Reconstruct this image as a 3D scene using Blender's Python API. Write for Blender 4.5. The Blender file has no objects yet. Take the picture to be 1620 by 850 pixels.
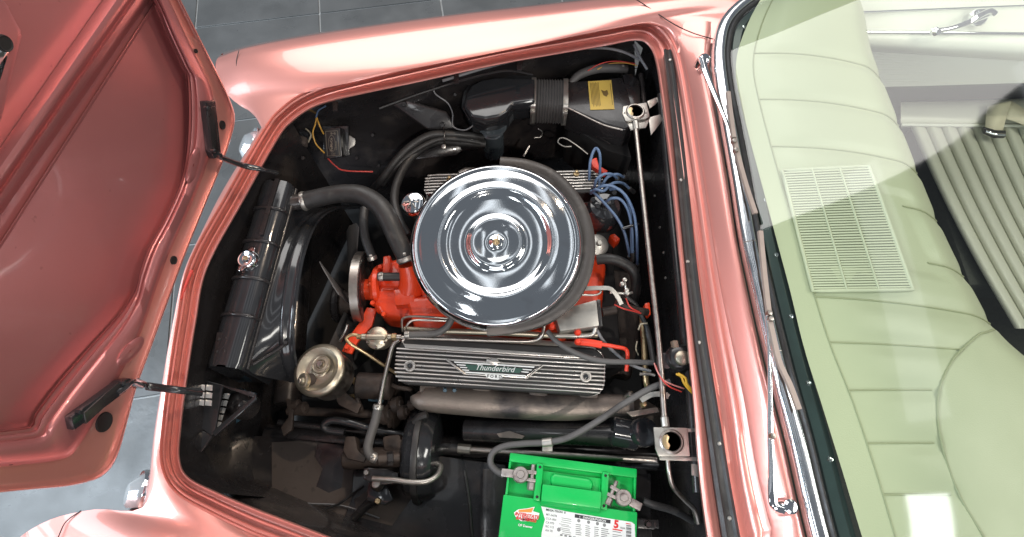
import bpy, bmesh, math, random
from mathutils import Vector as V, Matrix
random.seed(7)
S = bpy.context.scene
COL = S.collection
R = math.radians

# ---------------------------------------------------------------- camera
TILT = R(24); FPX = 900.0
cd = bpy.data.cameras.new('camera'); cam = bpy.data.objects.new('camera', cd); COL.objects.link(cam)
cd.sensor_width = 36; cd.lens = 36 * FPX / 1620; cd.clip_start = .02; cd.clip_end = 100
CAM = V((0, 0, .95)) - 1.29 * V((0, math.sin(TILT), -math.cos(TILT)))
cam.location = CAM; cam.rotation_euler = (TILT, 0, 0)
S.camera = cam

# ---------------------------------------------------------------- world, lamps, exposure (showroom: dim room, windows, spots)
w = bpy.data.worlds.new('World'); S.world = w; w.use_nodes = True
w.node_tree.nodes['Background'].inputs[0].default_value = (.80, .88, 1, 1)
w.node_tree.nodes['Background'].inputs[1].default_value = .185

def area(name, loc, to, sx, sy, power, col):
    l = bpy.data.lights.new(name, 'AREA'); l.shape = 'RECTANGLE'; l.size = sx; l.size_y = sy
    l.energy = power; l.color = col
    o = bpy.data.objects.new(name, l); COL.objects.link(o); o.location = loc
    o.rotation_euler = (V(to) - V(loc)).to_track_quat('-Z', 'Y').to_euler()
    return o
def spot(name, loc, to, power, col, ang=50, rad=.03):
    l = bpy.data.lights.new(name, 'SPOT'); l.energy = power; l.color = col; l.spot_size = R(ang); l.spot_blend = .4
    l.shadow_soft_size = rad
    o = bpy.data.objects.new(name, l); COL.objects.link(o); o.location = loc
    o.rotation_euler = (V(to) - V(loc)).to_track_quat('-Z', 'Y').to_euler()
    return o
area('window_light_far', (-.3, 2.8, 3.35), (-.1, .9, .9), 3.8, 1.9, 108, (1, .97, .94))
for j in range(3):
    for i in range(3):                                             # paned window high in front of the car
        area('window_light_front', (-4.1 + .76 * i, -1.75 + .86 * j, 3.15), (-1.2, -.5 + .2 * j, .5), .66, .76, 20, (.78, .90, 1))
for k in range(4):                                                 # tall shop window ahead of the car
    area('window_light_low', (-4.0, -2.2 + 1.0 * k, 1.45), (0, -2.2 + 1.0 * k, .9), .85, 1.9, 21, (.80, .91, 1))
for k in range(4):                                                 # added strip lamps, unseen, to draw streaks in the chrome
    area('added_streak_light', (-.95 + .75 * k, .9, 3.7), (-.95 + .75 * k, .9, 0), .16, 2.2, 1.3, (.92, .96, 1))
area('ceiling_panel', (-.76, -.74, 3.3), (-.76, -.74, 0), .14, .42, 1.9, (.95, .98, 1))
area('window_light_near', (-.3, -4.0, 2.9), (0, 0, .8), 2.6, 1.7, 52, (.92, .95, 1))
area('ceiling_light', (2.6, -.6, 3.3), (1.2, .0, .9), 1.3, .5, 34, (1, .97, .90))
area('ceiling_light', (1.6, -2.4, 3.4), (1.1, -.2, .9), 1.0, .4, 20, (1, .97, .92))
spot('spot_light', (1.9, .25, 3.4), (1.2, .1, .9), 85, (1, .96, .88), 42)
spot('spot_light', (.9, 1.3, 3.3), (-.75, .35, 1.2), 110, (1, .78, .58), 40)
spot('spot_light', (.35, -1.7, 3.3), (-.05, -.15, .6), 120, (1, .93, .85), 34)

S.view_settings.view_transform = 'Standard'; S.view_settings.look = 'None'
S.view_settings.exposure = -.1; S.view_settings.gamma = 1
S.render.engine = 'CYCLES'
S.cycles.max_bounces = 10; S.cycles.transparent_max_bounces = 12; S.cycles.caustics_reflective = False; S.cycles.caustics_refractive = False

# ---------------------------------------------------------------- measuring: where a sight line of the photo meets a plane of the place
RX = V((1, 0, 0)); UP = V((0, math.cos(TILT), math.sin(TILT))); FW = V((0, math.sin(TILT), -math.cos(TILT)))
def ray(x, y): return (RX * ((x - 810) / FPX) + UP * ((425 - y) / FPX) + FW)
def P(x, y, z):
    d = ray(x, y); return CAM + d * ((z - CAM.z) / d.z)
def onplane(x, y, o, n):
    d = ray(x, y); return CAM + d * ((o - CAM).dot(n) / d.dot(n))
def PL(pts, z=None): return [P(p[0], p[1], p[2] if len(p) > 2 else z) for p in pts]
def mm(px, z, x=810, y=425):          # length of px pixels at that place
    d = ray(x, y); return px * ((z - CAM.z) / d.z) / FPX

# ---------------------------------------------------------------- materials
MATS = {}
def mk(name, col, rough=.5, metal=0, coat=0, var=.0, nsc=14, bump=0, bsc=250, dirt_or_light=None, dsc=9, dthr=.58, rvar=.0, spec=.5, sheen=0, aniso=0):
    m = bpy.data.materials.new(name); m.use_nodes = True; nt = m.node_tree; N = nt.nodes; L = nt.links
    b = N['Principled BSDF']; b.inputs['Metallic'].default_value = metal; b.inputs['Roughness'].default_value = rough
    b.inputs['Coat Weight'].default_value = coat; b.inputs['Coat Roughness'].default_value = .05
    b.inputs['Specular IOR Level'].default_value = spec
    b.inputs['Base Color'].default_value = (*col, 1)
    tc = N.new('ShaderNodeNewGeometry').outputs['Position']
    def noise(sc, det=4):
        n = N.new('ShaderNodeTexNoise'); n.inputs['Scale'].default_value = sc; n.inputs['Detail'].default_value = det
        L.new(tc, n.inputs['Vector']); return n.outputs['Fac']
    cur = None
    if var:
        r = N.new('ShaderNodeMix'); r.data_type = 'RGBA'
        r.inputs['A'].default_value = (*[c * (1 - var) for c in col], 1); r.inputs['B'].default_value = (*[min(1, c * (1 + var)) for c in col], 1)
        L.new(noise(nsc), r.inputs['Factor']); cur = r.outputs['Result']
    if dirt_or_light:
        mr = N.new('ShaderNodeMapRange'); mr.inputs[1].default_value = dthr; mr.inputs[2].default_value = dthr + .14
        L.new(noise(dsc, 8), mr.inputs[0])
        r = N.new('ShaderNodeMix'); r.data_type = 'RGBA'; L.new(mr.outputs[0], r.inputs['Factor'])
        if cur: L.new(cur, r.inputs['A'])
        else: r.inputs['A'].default_value = (*col, 1)
        r.inputs['B'].default_value = (*dirt_or_light, 1); cur = r.outputs['Result']
    if cur: L.new(cur, b.inputs['Base Color'])
    if rvar:
        mr = N.new('ShaderNodeMapRange'); mr.inputs[1].default_value = .3; mr.inputs[2].default_value = .7
        mr.inputs[3].default_value = max(0, rough - rvar); mr.inputs[4].default_value = rough + rvar
        L.new(noise(nsc * 1.7, 6), mr.inputs[0]); L.new(mr.outputs[0], b.inputs['Roughness'])
    if bump:
        bp = N.new('ShaderNodeBump'); bp.inputs['Strength'].default_value = bump; bp.inputs['Distance'].default_value = .002
        L.new(noise(bsc, 3), bp.inputs['Height']); L.new(bp.outputs[0], b.inputs['Normal'])
    MATS[name] = m; return m
paint = mk('coral_paint', (.75, .318, .272), .35, .58, 1, .06, 3, .05, 1400, dirt_or_light=(.69, .31, .27), dsc=55, dthr=.66)
hoodin = mk('coral_paint_inner', (.58, .222, .222), .38, .62, .35, .07, 4, .05, 500, dirt_or_light=(.30, .10, .09), dsc=60, dthr=.70)
black = mk('black_enamel', (.023, .021, .022), .27, 0, .25, .4, 9, .12, 60, dirt_or_light=(.05, .042, .038), dsc=7, dthr=.56, rvar=.12)
blackg = mk('gloss_black', (.024, .025, .028), .16, 0, .6, .3, 9, .05, 60, rvar=.06)
gap = mk('underbody_black', (.010, .009, .009), .7, var=.5, nsc=12)
apron = mk('apron_black', (.024, .0215, .0225), .26, 0, .35, .5, 6, .25, 30, dirt_or_light=(.055, .047, .044), dsc=9, dthr=.52, rvar=.14)
tanm = mk('tan_plug_and_light_patch', (.085, .067, .058), .6, 0, 0, .25, 15, .2, 80, dirt_or_light=(.03, .025, .022), dsc=30, dthr=.60)  # tan of the wiring plugs; also paints the spot light patches on the shelf
rubber = mk('rubber', (.028, .027, .027), .48, 0, 0, .35, 30, .2, 300, dirt_or_light=(.06, .056, .052), dsc=25, dthr=.60, rvar=.1)
rubg = mk('grey_rubber', (.085, .080, .078), .55, 0, 0, .2, 25, .15, 300, dirt_or_light=(.05, .045, .042), dsc=12)
chrome = mk('chrome', (.86, .88, .90), .06, 1, 0, .0, 14, 0, rvar=.03)
trimchrome = mk('bright_trim', (.80, .82, .84), .17, 1, 0, .05, 20, rvar=.04)
lidchrome = mk('air_cleaner_chrome', (.76, .785, .80), .065, 1, 0, .05, 6, .02, 700, dirt_or_light=(.70, .71, .72), dsc=16, dthr=.56, rvar=.035)
motorm = mk('motor_enamel', (.09, .108, .122), .24, .35, .5, .2, 20, .05, 100, rvar=.06)
steel = mk('steel', (.37, .34, .31), .38, 1, 0, .2, 40, .1, 200, dirt_or_light=(.24, .18, .13), dsc=25, dthr=.62, rvar=.1)
zinc = mk('zinc_plate', (.44, .42, .385), .42, .85, 0, .15, 30, .1, 200, dirt_or_light=(.30, .27, .23), dsc=30, dthr=.60, rvar=.1)
alu = mk('cast_aluminium', (.50, .475, .45), .34, .9, 0, .12, 18, .12, 400, rvar=.08)
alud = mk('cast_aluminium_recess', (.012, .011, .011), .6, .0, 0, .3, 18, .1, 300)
iron = mk('cast_iron_manifold', (.26, .215, .185), .45, .6, 0, .22, 9, .35, 170, dirt_or_light=(.065, .058, .062), dsc=6.5, dthr=.47, rvar=.1)  # dark and pale blotches imitate hard spot light patches on the iron
rust = mk('rusty_iron', (.055, .040, .033), .6, .3, 0, .4, 35, .5, 120, dirt_or_light=(.03, .024, .022), dsc=25, dthr=.52)
brass = mk('brass', (.55, .42, .24), .36, .9, 0, .2, 40, .1, 200, rvar=.1)
gold = mk('yellow_chromate', (.41, .365, .285), .38, .85, 0, .15, 12, .1, 200, dirt_or_light=(.42, .36, .28), dsc=14, rvar=.1)
orange = mk('orange_engine_paint', (.78, .062, .016), .34, 0, .35, .16, 20, .35, 130, dirt_or_light=(.30, .03, .012), dsc=22, dthr=.62, rvar=.08)
redp = mk('red_plastic', (.75, .05, .02), .4)
green = mk('green_battery_plastic', (.003, .46, .085), .36, 0, .1, .08, 12, .12, 300, rvar=.06)
lead = mk('lead', (.40, .36, .34), .48, .7, 0, .25, 60, .5, 180, dirt_or_light=(.22, .18, .17), dsc=50, dthr=.55)
white = mk('white_print', (.80, .81, .79), .45)
inkb = mk('black_print', (.03, .03, .035), .5)
inkg = mk('grey_print', (.22, .22, .22), .5)
inkr = mk('red_print', (.70, .03, .03), .5)
inko = mk('orange_print', (.85, .28, .05), .5)
yellow = mk('yellow_label', (.62, .42, .09), .5, var=.12, nsc=30)
inky = mk('brown_print', (.16, .10, .03), .5)
enamel = mk('green_enamel', (.028, .085, .062), .3, 0, .5)
vinyl = mk('green_vinyl', (.405, .43, .285), .42, 0, 0, .05, 5, .18, 420, rvar=.05)
vinyld = mk('green_vinyl_seam', (.30, .32, .19), .5, 0, 0, .05, 5)
grillm = mk('speaker_grille_plastic', (.50, .52, .37), .45)
holes = mk('speaker_cavity', (.10, .11, .07), .7)
seatm = mk('seat_vinyl', (.50, .51, .41), .42, 0, 0, .06, 5, .15, 350, rvar=.06)
doorm = mk('door_vinyl', (.58, .60, .50), .42, 0, 0, .05, 5, .15, 350)
belt = mk('seat_belt_web', (.60, .56, .40), .7, 0, 0, .1, 50, .2, 500)
carpet = mk('dark_carpet', (.030, .034, .026), .9, 0, 0, .4, 60, .6, 300)
teal = mk('dark_seal', (.018, .034, .032), .28, 0, .2, .3, 30)
wire = {k: mk('wire_' + k, c, .42) for k, c in dict(blue=(.10, .155, .26), yellow=(.75, .42, .03), red=(.55, .05, .04), pink=(.55, .22, .20), orange=(.62, .33, .06), tan=(.42, .36, .26), black=(.02, .02, .021), grey=(.20, .20, .21)).items()}
brownr = mk('wiper_rubber', (.30, .235, .20), .5, 0, 0, .15, 50, .1, 200)
bluepl = mk('blue_paint', (.035, .08, .115), .4)
lens = mk('white_lens_and_lit_floor', (.85, .87, .88), .12, .6, .5)  # headlamp lens white; also the bright floor painted behind the grille
rubar = mk('air_seal_rubber', (.048, .041, .037), .46, 0, 0, .3, 12, .3, 120, dirt_or_light=(.10, .085, .075), dsc=18, dthr=.55, rvar=.1)

def tile_mat():
    m = mk('slate_tile', (.112, .115, .116), .34, 0, 0, .22, 5, .35, 40, dirt_or_light=(.092, .095, .096), dsc=3.5, dthr=.5, rvar=.1); return m
tilem = tile_mat(); grout = mk('tile_grout', (.40, .41, .41), .7, var=.2, nsc=20)

def glass_mat():
    m = bpy.data.materials.new('tinted_glass'); m.use_nodes = True; nt = m.node_tree; N = nt.nodes; L = nt.links; N.clear()
    o = N.new('ShaderNodeOutputMaterial'); mx = N.new('ShaderNodeMixShader'); t = N.new('ShaderNodeBsdfTransparent'); g = N.new('ShaderNodeBsdfGlossy')
    lw = N.new('ShaderNodeLayerWeight'); lw.inputs[0].default_value = .5; pw = N.new('ShaderNodeMath'); pw.operation = 'POWER'; pw.inputs[1].default_value = 5; L.new(lw.outputs['Facing'], pw.inputs[0]); f = N.new('ShaderNodeMath'); f.operation = 'MULTIPLY_ADD'; f.inputs[1].default_value = .9; f.inputs[2].default_value = .072; L.new(pw.outputs[0], f.inputs[0])
    t.inputs[0].default_value = (.93, .965, .92, 1); g.inputs[0].default_value = (1, 1, 1, 1); g.inputs['Roughness'].default_value = .035
    L.new(f.outputs[0], mx.inputs[0]); L.new(t.outputs[0], mx.inputs[1]); L.new(g.outputs[0], mx.inputs[2]); L.new(mx.outputs[0], o.inputs[0])
    return m
glass = glass_mat()

# ---------------------------------------------------------------- builders
WT = {}
def reg(o, parent, c):
    WT[o.name] = V(c); COL.objects.link(o)
    if parent is not None:
        o.parent = parent; o.location = V(c) - WT[parent.name]
    else: o.location = c
def tag(o, label=None, cat=None, group=None, kind=None):
    if label: o['label'] = label
    if cat: o['category'] = cat
    if group: o['group'] = group
    if kind: o['kind'] = kind
    return o
def thing(name, label, cat, loc, group=None):
    o = bpy.data.objects.new(name, None); o.empty_display_size = .05; reg(o, None, loc); tag(o, label, cat, group); return o
def mesh(name, vs, fs, mat, parent=None, ang=35, smooth=True):
    vs = [V(v) for v in vs]
    lo = V([min(v[i] for v in vs) for i in range(3)]); hi = V([max(v[i] for v in vs) for i in range(3)]); c = (lo + hi) / 2
    me = bpy.data.meshes.new(name); me.from_pydata([v - c for v in vs], [], fs); me.validate()
    bm = bmesh.new(); bm.from_mesh(me); bmesh.ops.recalc_face_normals(bm, faces=bm.faces); bm.to_mesh(me); bm.free()
    if smooth:
        me.polygons.foreach_set('use_smooth', [True] * len(me.polygons)); me.set_sharp_from_angle(angle=R(ang))
    me.materials.append(mat)
    o = bpy.data.objects.new(name, me); reg(o, parent, c); return o
def frombm(name, bm, mat, parent=None, ang=35):
    bm.verts.index_update(); vs = [v.co.copy() for v in bm.verts]; fs = [[v.index for v in f.verts] for f in bm.faces]; bm.free()
    return mesh(name, vs, fs, mat, parent, ang)
def cat(pts, k=6, closed=False):
    pts = [V(p) for p in pts]; n = len(pts)
    if n < 3 or k <= 1: return pts
    out = []
    for i in range(n if closed else n - 1):
        p1, p2 = pts[i], pts[(i + 1) % n]
        p0 = pts[(i - 1) % n] if closed or i > 0 else p1 * 2 - p2
        p3 = pts[(i + 2) % n] if closed or i < n - 2 else p2 * 2 - p1
        for j in range(k):
            t = j / k
            out.append(.5 * ((2 * p1) + (p2 - p0) * t + (2 * p0 - 5 * p1 + 4 * p2 - p3) * t * t + (3 * p1 - p0 - 3 * p2 + p3) * t ** 3))
    if not closed: out.append(pts[-1])
    return out
def resample(pts, n):
    d = [0]
    for a, b in zip(pts, pts[1:]): d.append(d[-1] + (b - a).length)
    out = []; j = 0
    for i in range(n):
        s = d[-1] * i / (n - 1)
        while j < len(d) - 2 and d[j + 1] < s: j += 1
        q = (s - d[j]) / max(1e-9, d[j + 1] - d[j]); out.append(pts[j].lerp(pts[j + 1], min(1, q)))
    return out
def tube(name, pts, r, mat, parent=None, n=10, k=6, sec=None, up=None, closed=False):
    """round (or sec-shaped) rod along a smooth path"""
    m = len(pts); path = cat(pts, k, closed)
    rs = r if isinstance(r, (list, tuple)) else [r] * m
    if isinstance(r, (list, tuple)):
        rr = []
        for i in range(len(path)):
            s = i / max(1, len(path) - 1) * (m - 1); a = min(int(s), m - 2); rr.append(rs[a] + (rs[a + 1] - rs[a]) * (s - a))
    else: rr = [r] * len(path)
    vs = []; fs = []; N = len(path); prev = None
    if sec is None: sec = [(math.cos(2 * math.pi * i / n), math.sin(2 * math.pi * i / n)) for i in range(n)]
    ns = len(sec)
    for i, p in enumerate(path):
        if closed: t = path[(i + 1) % N] - path[i - 1]
        else: t = path[min(i + 1, N - 1)] - path[max(i - 1, 0)]
        t.normalize()
        if up is not None: a = t.cross(V(up)).normalized()
        elif prev is None:
            a = t.cross(V((0, 0, 1)) if abs(t.z) < .9 else V((1, 0, 0))).normalized()
        else:
            a = (prev - t * prev.dot(t)).normalized()
        prev = a; b = a.cross(t)
        for (x, y) in sec: vs.append(p + (a * x + b * y) * rr[i])
    M = N if closed else N - 1
    for i in range(M):
        for j in range(ns):
            i2 = (i + 1) % N
            fs.append((i * ns + j, i * ns + (j + 1) % ns, i2 * ns + (j + 1) % ns, i2 * ns + j))
    if not closed:
        fs.append(tuple(range(ns))); fs.append(tuple((N - 1) * ns + j for j in range(ns)))
    return mesh(name, vs, fs, mat, parent, 45)
def frame(axis, ref=None):
    a = V(axis).normalized(); r = V(ref) if ref is not None else (V((0, 0, 1)) if abs(a.z) < .9 else V((1, 0, 0)))
    u = r.cross(a).normalized(); v = a.cross(u); return u, v, a
def lathe(name, prof, o, axis, mat, parent=None, n=32, ang=35):
    u, v, a = frame(axis); o = V(o); vs = []; fs = []; idx = []
    for (r, h) in prof:
        if r <= 1e-6: idx.append([len(vs)]); vs.append(o + a * h)
        else:
            idx.append(list(range(len(vs), len(vs) + n)))
            for i in range(n):
                t = 2 * math.pi * i / n; vs.append(o + a * h + (u * math.cos(t) + v * math.sin(t)) * r)
    for A, B in zip(idx, idx[1:]):
        for i in range(n):
            j = (i + 1) % n
            if len(A) == 1 and len(B) == 1: continue
            if len(A) == 1: fs.append((A[0], B[i], B[j]))
            elif len(B) == 1: fs.append((A[i], A[j], B[0]))
            else: fs.append((A[i], A[j], B[j], B[i]))
    if len(idx[0]) > 1: fs.append(tuple(idx[0]))
    if len(idx[-1]) > 1: fs.append(tuple(idx[-1]))
    return mesh(name, vs, fs, mat, parent, ang)
def cyl(name, a, b, r, mat, parent=None, n=20, bev=.12, r2=None):
    a = V(a); b = V(b); L = (b - a).length; r2 = r if r2 is None else r2; e = min(bev * r, L * .3)
    return lathe(name, [(0, 0), (r - e, 0), (r, e), (r2, L - e), (r2 - e, L), (0, L)], a, b - a, mat, parent, n)
def prism(name, poly, vec, mat, parent=None, bev=.003, seg=2, ang=35):
    bm = bmesh.new(); vec = V(vec); vs = [bm.verts.new(V(p)) for p in poly]; ws = [bm.verts.new(V(p) + vec) for p in poly]
    bm.faces.new(vs); bm.faces.new(ws[::-1]); n = len(vs)
    for i in range(n): bm.faces.new((vs[i], vs[(i + 1) % n], ws[(i + 1) % n], ws[i]))
    bmesh.ops.recalc_face_normals(bm, faces=bm.faces)
    if bev: bmesh.ops.bevel(bm, geom=bm.edges[:], offset=bev, segments=seg, affect='EDGES', profile=.6)
    return frombm(name, bm, mat, parent, ang)
def pp(name, pix, z, h, mat, parent=None, bev=.003, seg=2):     # upright prism whose top outline is measured at height z
    return prism(name, PL(pix, z), (0, 0, -h), mat, parent, bev, seg)
def box(name, c, u, v, wv, mat, parent=None, bev=.003):         # u, v, wv: full edge vectors
    c = V(c); u = V(u) / 2; v = V(v) / 2; wv = V(wv)
    return prism(name, [c - u - v - wv / 2, c + u - v - wv / 2, c + u + v - wv / 2, c - u + v - wv / 2], wv, mat, parent, bev)
def loft(name, rows, mat, parent=None, n=60, k=8, thick=0, ang=40, closed=False, raw=False):
    rr = rows if raw else [resample(cat(r, k), n) for r in rows]
    n = len(rr[0]); vs = [p for r in rr for p in r]; fs = []
    for i in range(len(rr) - 1):
        for j in range(n if closed else n - 1):
            j2 = (j + 1) % n; fs.append((i * n + j, i * n + j2, (i + 1) * n + j2, (i + 1) * n + j))
    o = mesh(name, vs, fs, mat, parent, ang)
    if thick:
        md = o.modifiers.new('thickness', 'SOLIDIFY'); md.thickness = thick; md.offset = 0
    return o
def smoothrows(rows, k=4):         # spline across the rows too
    n = len(rows[0]); cols = [cat([r[i] for r in rows], k) for i in range(n)]
    return [[c[i] for c in cols] for i in range(len(cols[0]))]
def sheet(name, rows, mat, parent=None, n=60, k=4, thick=0, ang=60):
    rr = smoothrows([resample(cat(r, 8), n) for r in rows], k); return loft(name, rr, mat, parent, thick=thick, ang=ang, raw=True)
def hexbolt(name, p, axis, r, mat, parent, h=None):
    h = h or r * .9; return lathe(name, [(0, -h), (r, -h), (r, h * .7), (r * .8, h), (0, h)], p, axis, mat, parent, 6, 20)
def ptrans(p, q, pos):
    return p.lerp(q, pos)
def text(name, s, o, u, v, size, mat, parent, ext=.0004, align='LEFT', bold=0, shear=0):
    """lettering laid in the plane u, v at o"""
    c = bpy.data.curves.new(name, 'FONT'); c.body = s; c.size = 1; c.extrude = 0; c.align_x = align; c.offset = bold; c.shear = shear; c.resolution_u = 2
    t = bpy.data.objects.new(name, c); COL.objects.link(t); bpy.context.view_layer.update()
    me = t.evaluated_get(bpy.context.evaluated_depsgraph_get()).to_mesh()
    u = V(u).normalized(); nn = u.cross(V(v)).normalized(); v = nn.cross(u)
    if nn.z < 0: nn = -nn
    vs = [V(o) + (u * q.co.x + v * q.co.y) * size + nn * ext for q in me.vertices]; fs = [tuple(p.vertices) for p in me.polygons]
    t.evaluated_get(bpy.context.evaluated_depsgraph_get()).to_mesh_clear()
    bpy.data.objects.remove(t); bpy.data.curves.remove(c)
    ob = mesh(name, vs, fs, mat, parent, smooth=False)
    for pl in ob.data.polygons: pass
    return ob
def clamp(name, p, axis, r, mat, parent, w=.010):
    return lathe(name, [(r * .9, -w / 2), (r, -w / 2), (r * 1.06, 0), (r, w / 2), (r * .9, w / 2)], p, axis, mat, parent, 24)

# ================================================================ floor
fl = mesh('floor', [(-9, -9, 0), (9, -9, 0), (9, 9, 0), (-9, 9, 0)], [(0, 1, 2, 3)], grout); tag(fl, 'dark slate tiled showroom floor under the car', 'floor', kind='structure')
fa = math.atan2(1.948 - 1.745, -.361 + 1.593); fu = V((math.cos(fa), math.sin(fa), 0)); fv = V((-fu.y, fu.x, 0)); f0 = V((-.982, 1.845, 0))
TS = .62; tme = None
for i in range(-3, 4):
    for j in range(-6, 3):
        c = f0 + fu * ((i + .5) * TS) + fv * ((j + .5) * TS)
        if abs(c.x - .3) < 1.0 and -1.2 < c.y < .7: continue          # under the car, never in view
        if tme is None:
            h = TS / 2 - .0042; o = prism('tile', [c + fu * a * h + fv * b * h for a, b in ((-1, -1), (1, -1), (1, 1), (-1, 1))], (0, 0, .007), tilem, fl, .0012, 1)
            tme = o
        else:
            o = bpy.data.objects.new('tile', tme.data); reg(o, fl, c + V((0, 0, .0035)))

# ================================================================ car body
car = thing('car', 'coral pink vintage car with its hood open and green interior', 'car', (0, 0, 0))
INN = [(1128, 900), (1120, 850), (1108, 760), (1098, 640), (1088, 540), (1078, 440), (1066, 320), (1056, 230), (1046, 150), (1037, 95), (1024, 70), (1004, 64), (960, 72), (880, 86), (800, 100), (720, 117), (662, 130), (587, 146), (529, 159), (492, 172), (462, 193), (440, 220), (385, 318), (328, 424), (310, 510), (296, 600), (287, 672), (284, 724), (298, 755), (346, 780), (400, 803), (460, 826), (560, 864), (700, 915), (900, 960), (1080, 965)]
def cat2(pts, k=8): return [(p.x, p.y) for p in cat([V((x, y, 0)) for x, y in pts], k, True)]
INS = cat2(INN)
def wid(x, y):
    if x > 1030 and y < 930: return 1.02 + max(0, (y - 70)) / 780 * .8 + max(0, y - 425) / 425 * .72
    if x < 440 and y < 780: return .78 if y > 330 else .70
    if x < 560 and y < 330: return .72
    if y > 760: return 1.0
    return .95
WS = [wid(*p) for p in INS]; nI = len(INS)
WS = [sum(WS[(i + d) % nI] for d in range(-10, 11)) / 21 for i in range(nI)]
def offs(px):
    out = []
    for i, (x, y) in enumerate(INS):
        ax, ay = INS[(i + 3) % nI]; bx, by = INS[i - 3]; tx, ty = ax - bx, ay - by; l = math.hypot(tx, ty)
        nx, ny = -ty / l, tx / l           # outward for this winding
        out.append((x - nx * px * WS[i] * -1, y - ny * px * WS[i] * -1))
    return out
def zr(x, y):                              # the rim rises gently to the cowl
    return .905 + .03 * min(1, max(0, (x - 280) / 800))
def ring(px, dz): return [P(x, y, zr(x, y) + dz) for x, y in offs(px)]
SG = 1
rows = [ring(o, z) for o, z in ((0, -.055), (-1, -.012), (0, -.003), (2, 0), (4, -.003), (5, -.014), (9, -.021), (13, -.021), (15, -.012), (17, -.010), (19, -.012), (20.5, -.021), (25, -.021), (27.5, -.006), (30, .002), (33, .005), (35, .0015), (36.5, .005), (40, .010))]
rimo = loft('hood_opening_flange', rows, paint, car, raw=True, closed=True, ang=50)
RIM = rows[-1]; RPX = offs(40)
def rimpart(i0, i1): 
    idx = list(range(i0 * 8, i1 * 8 + 1)); return [RIM[i % nI] + V((0, 0, -.0015)) for i in idx]
# passenger fender
fen = []
rin = rimpart(9, 21)[::-1]                                         # front to rear along the far side of the opening
rin = [P(408, 184, .893)] + rin + [P(1150, 60, .99)]
tipz = .90
fen.append(PL([(352, 84, .55), (400, 70, .55), (520, 49, .55), (700, 26, .55), (900, 4, .55), (1100, -18, .55), (1250, -40, .60)]))
fen.append(PL([(348, 88, .82), (400, 72, .87), (520, 50, .87), (700, 25, .88), (900, 2, .89), (1100, -20, .90), (1250, -40, .90)]))
fen.append(PL([(342, 97, .86), (400, 80, .920), (520, 58, .937), (700, 34, .945), (900, 12, .95), (1080, -8, .97), (1240, -26, .98)]))
fen.append(PL([(342, 112, .86), (400, 100, .928), (520, 84, .947), (700, 60, .953), (900, 32, .957), (1070, 12, .975), (1220, -5, .985)]))
fen.append(PL([(350, 135, .864), (405, 128, .918), (520, 116, .942), (680, 92, .951), (860, 58, .956), (1050, 26, .965), (1190, 15, .985)]))
fen.append(PL([(370, 160, .868), (415, 155, .908), (510, 140, .927), (640, 112, .942), (820, 76, .95), (1030, 36, .957), (1160, 40, .988)]))
fen.append(rin)
fo = sheet('fender', fen, paint, car, 90, 4); tag(fo, 'passenger side fender with a bright rounded front end')
loft('fender_nose', [PL([(352, 84, .80), (342, 97, .86), (342, 112, .86), (350, 135, .864), (370, 160, .868), (408, 184, .893)]), PL([(356, 92, .62), (348, 104, .60), (350, 122, .60), (362, 145, .60), (384, 168, .60), (408, 184, .62)])], paint, car, 30)
tube('fender_seam', PL([(378, 80, .912), (374, 100, .908), (379, 130, .890), (392, 158, .873)]), .0012, rubber, car, 6)
# cowl join line
tube('cowl_seam', PL([(985, -14, .9905), (1020, 8, .9725), (1062, 36, .967), (1095, 52, .978), (1128, 62, .986)]), .0014, gap, car, 6)
# driver fender
rin = rimpart(27, 34)
dr = [rin]
dr.append(PL([(226, 803, .905), (300, 830, .925), (380, 856, .935), (480, 890, .94), (640, 940, .945), (900, 1000, .95)]))
dr.append(PL([(150, 806, .87), (230, 850, .935), (340, 900, .955), (480, 940, .955), (640, 985, .955), (900, 1040, .96)]))
dr.append(PL([(80, 822, .84), (160, 900, .925), (300, 970, .955), (450, 1010, .955), (640, 1050, .955), (900, 1100, .96)]))
dr.append(PL([(28, 852, .80), (90, 960, .87), (260, 1060, .90), (450, 1100, .90), (640, 1140, .90), (900, 1180, .9)]))
dr.append(PL([(30, 860, .55), (90, 970, .55), (260, 1070, .55), (450, 1110, .55), (640, 1150, .55), (900, 1190, .55)]))
do = sheet('fender', dr, paint, car, 80, 4); tag(do, 'driver side fender with pale window reflections')
loft('fender_nose', [PL([(226, 803, .905), (150, 806, .87), (80, 822, .84), (28, 852, .80)]), PL([(236, 806, .6), (170, 812, .6), (100, 828, .6), (50, 856, .6)])], paint, car, 24)
tube('fender_seam', PL([(128, 808, .861), (104, 826, .864), (92, 850, .872)]), .0012, rubber, car, 6)
# nose panel in front of the opening
nz = rimpart(21, 28)
noe = PL([(423, 190), (402, 222), (350, 306), (320, 372), (293, 432), (272, 520), (256, 610), (243, 690), (235, 765), (226, 803)], .892)
no2 = [p + V((-.010, 0, -.03)) for p in noe]; no3 = [p + V((-.004, 0, -.11)) for p in noe]
nm = [(a + b) / 2 + V((0, 0, .007)) for a, b in zip(resample(nz, 40), resample(cat(noe, 8), 40))]
sheet('nose_panel', [nz, nm, noe, no2, no3], paint, car, 50, 4)
tube('trim_strip', PL([(304, 428, .909), (295, 448, .909), (286, 474, .909)]), .0035, wire['red'], car, 8)
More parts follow.
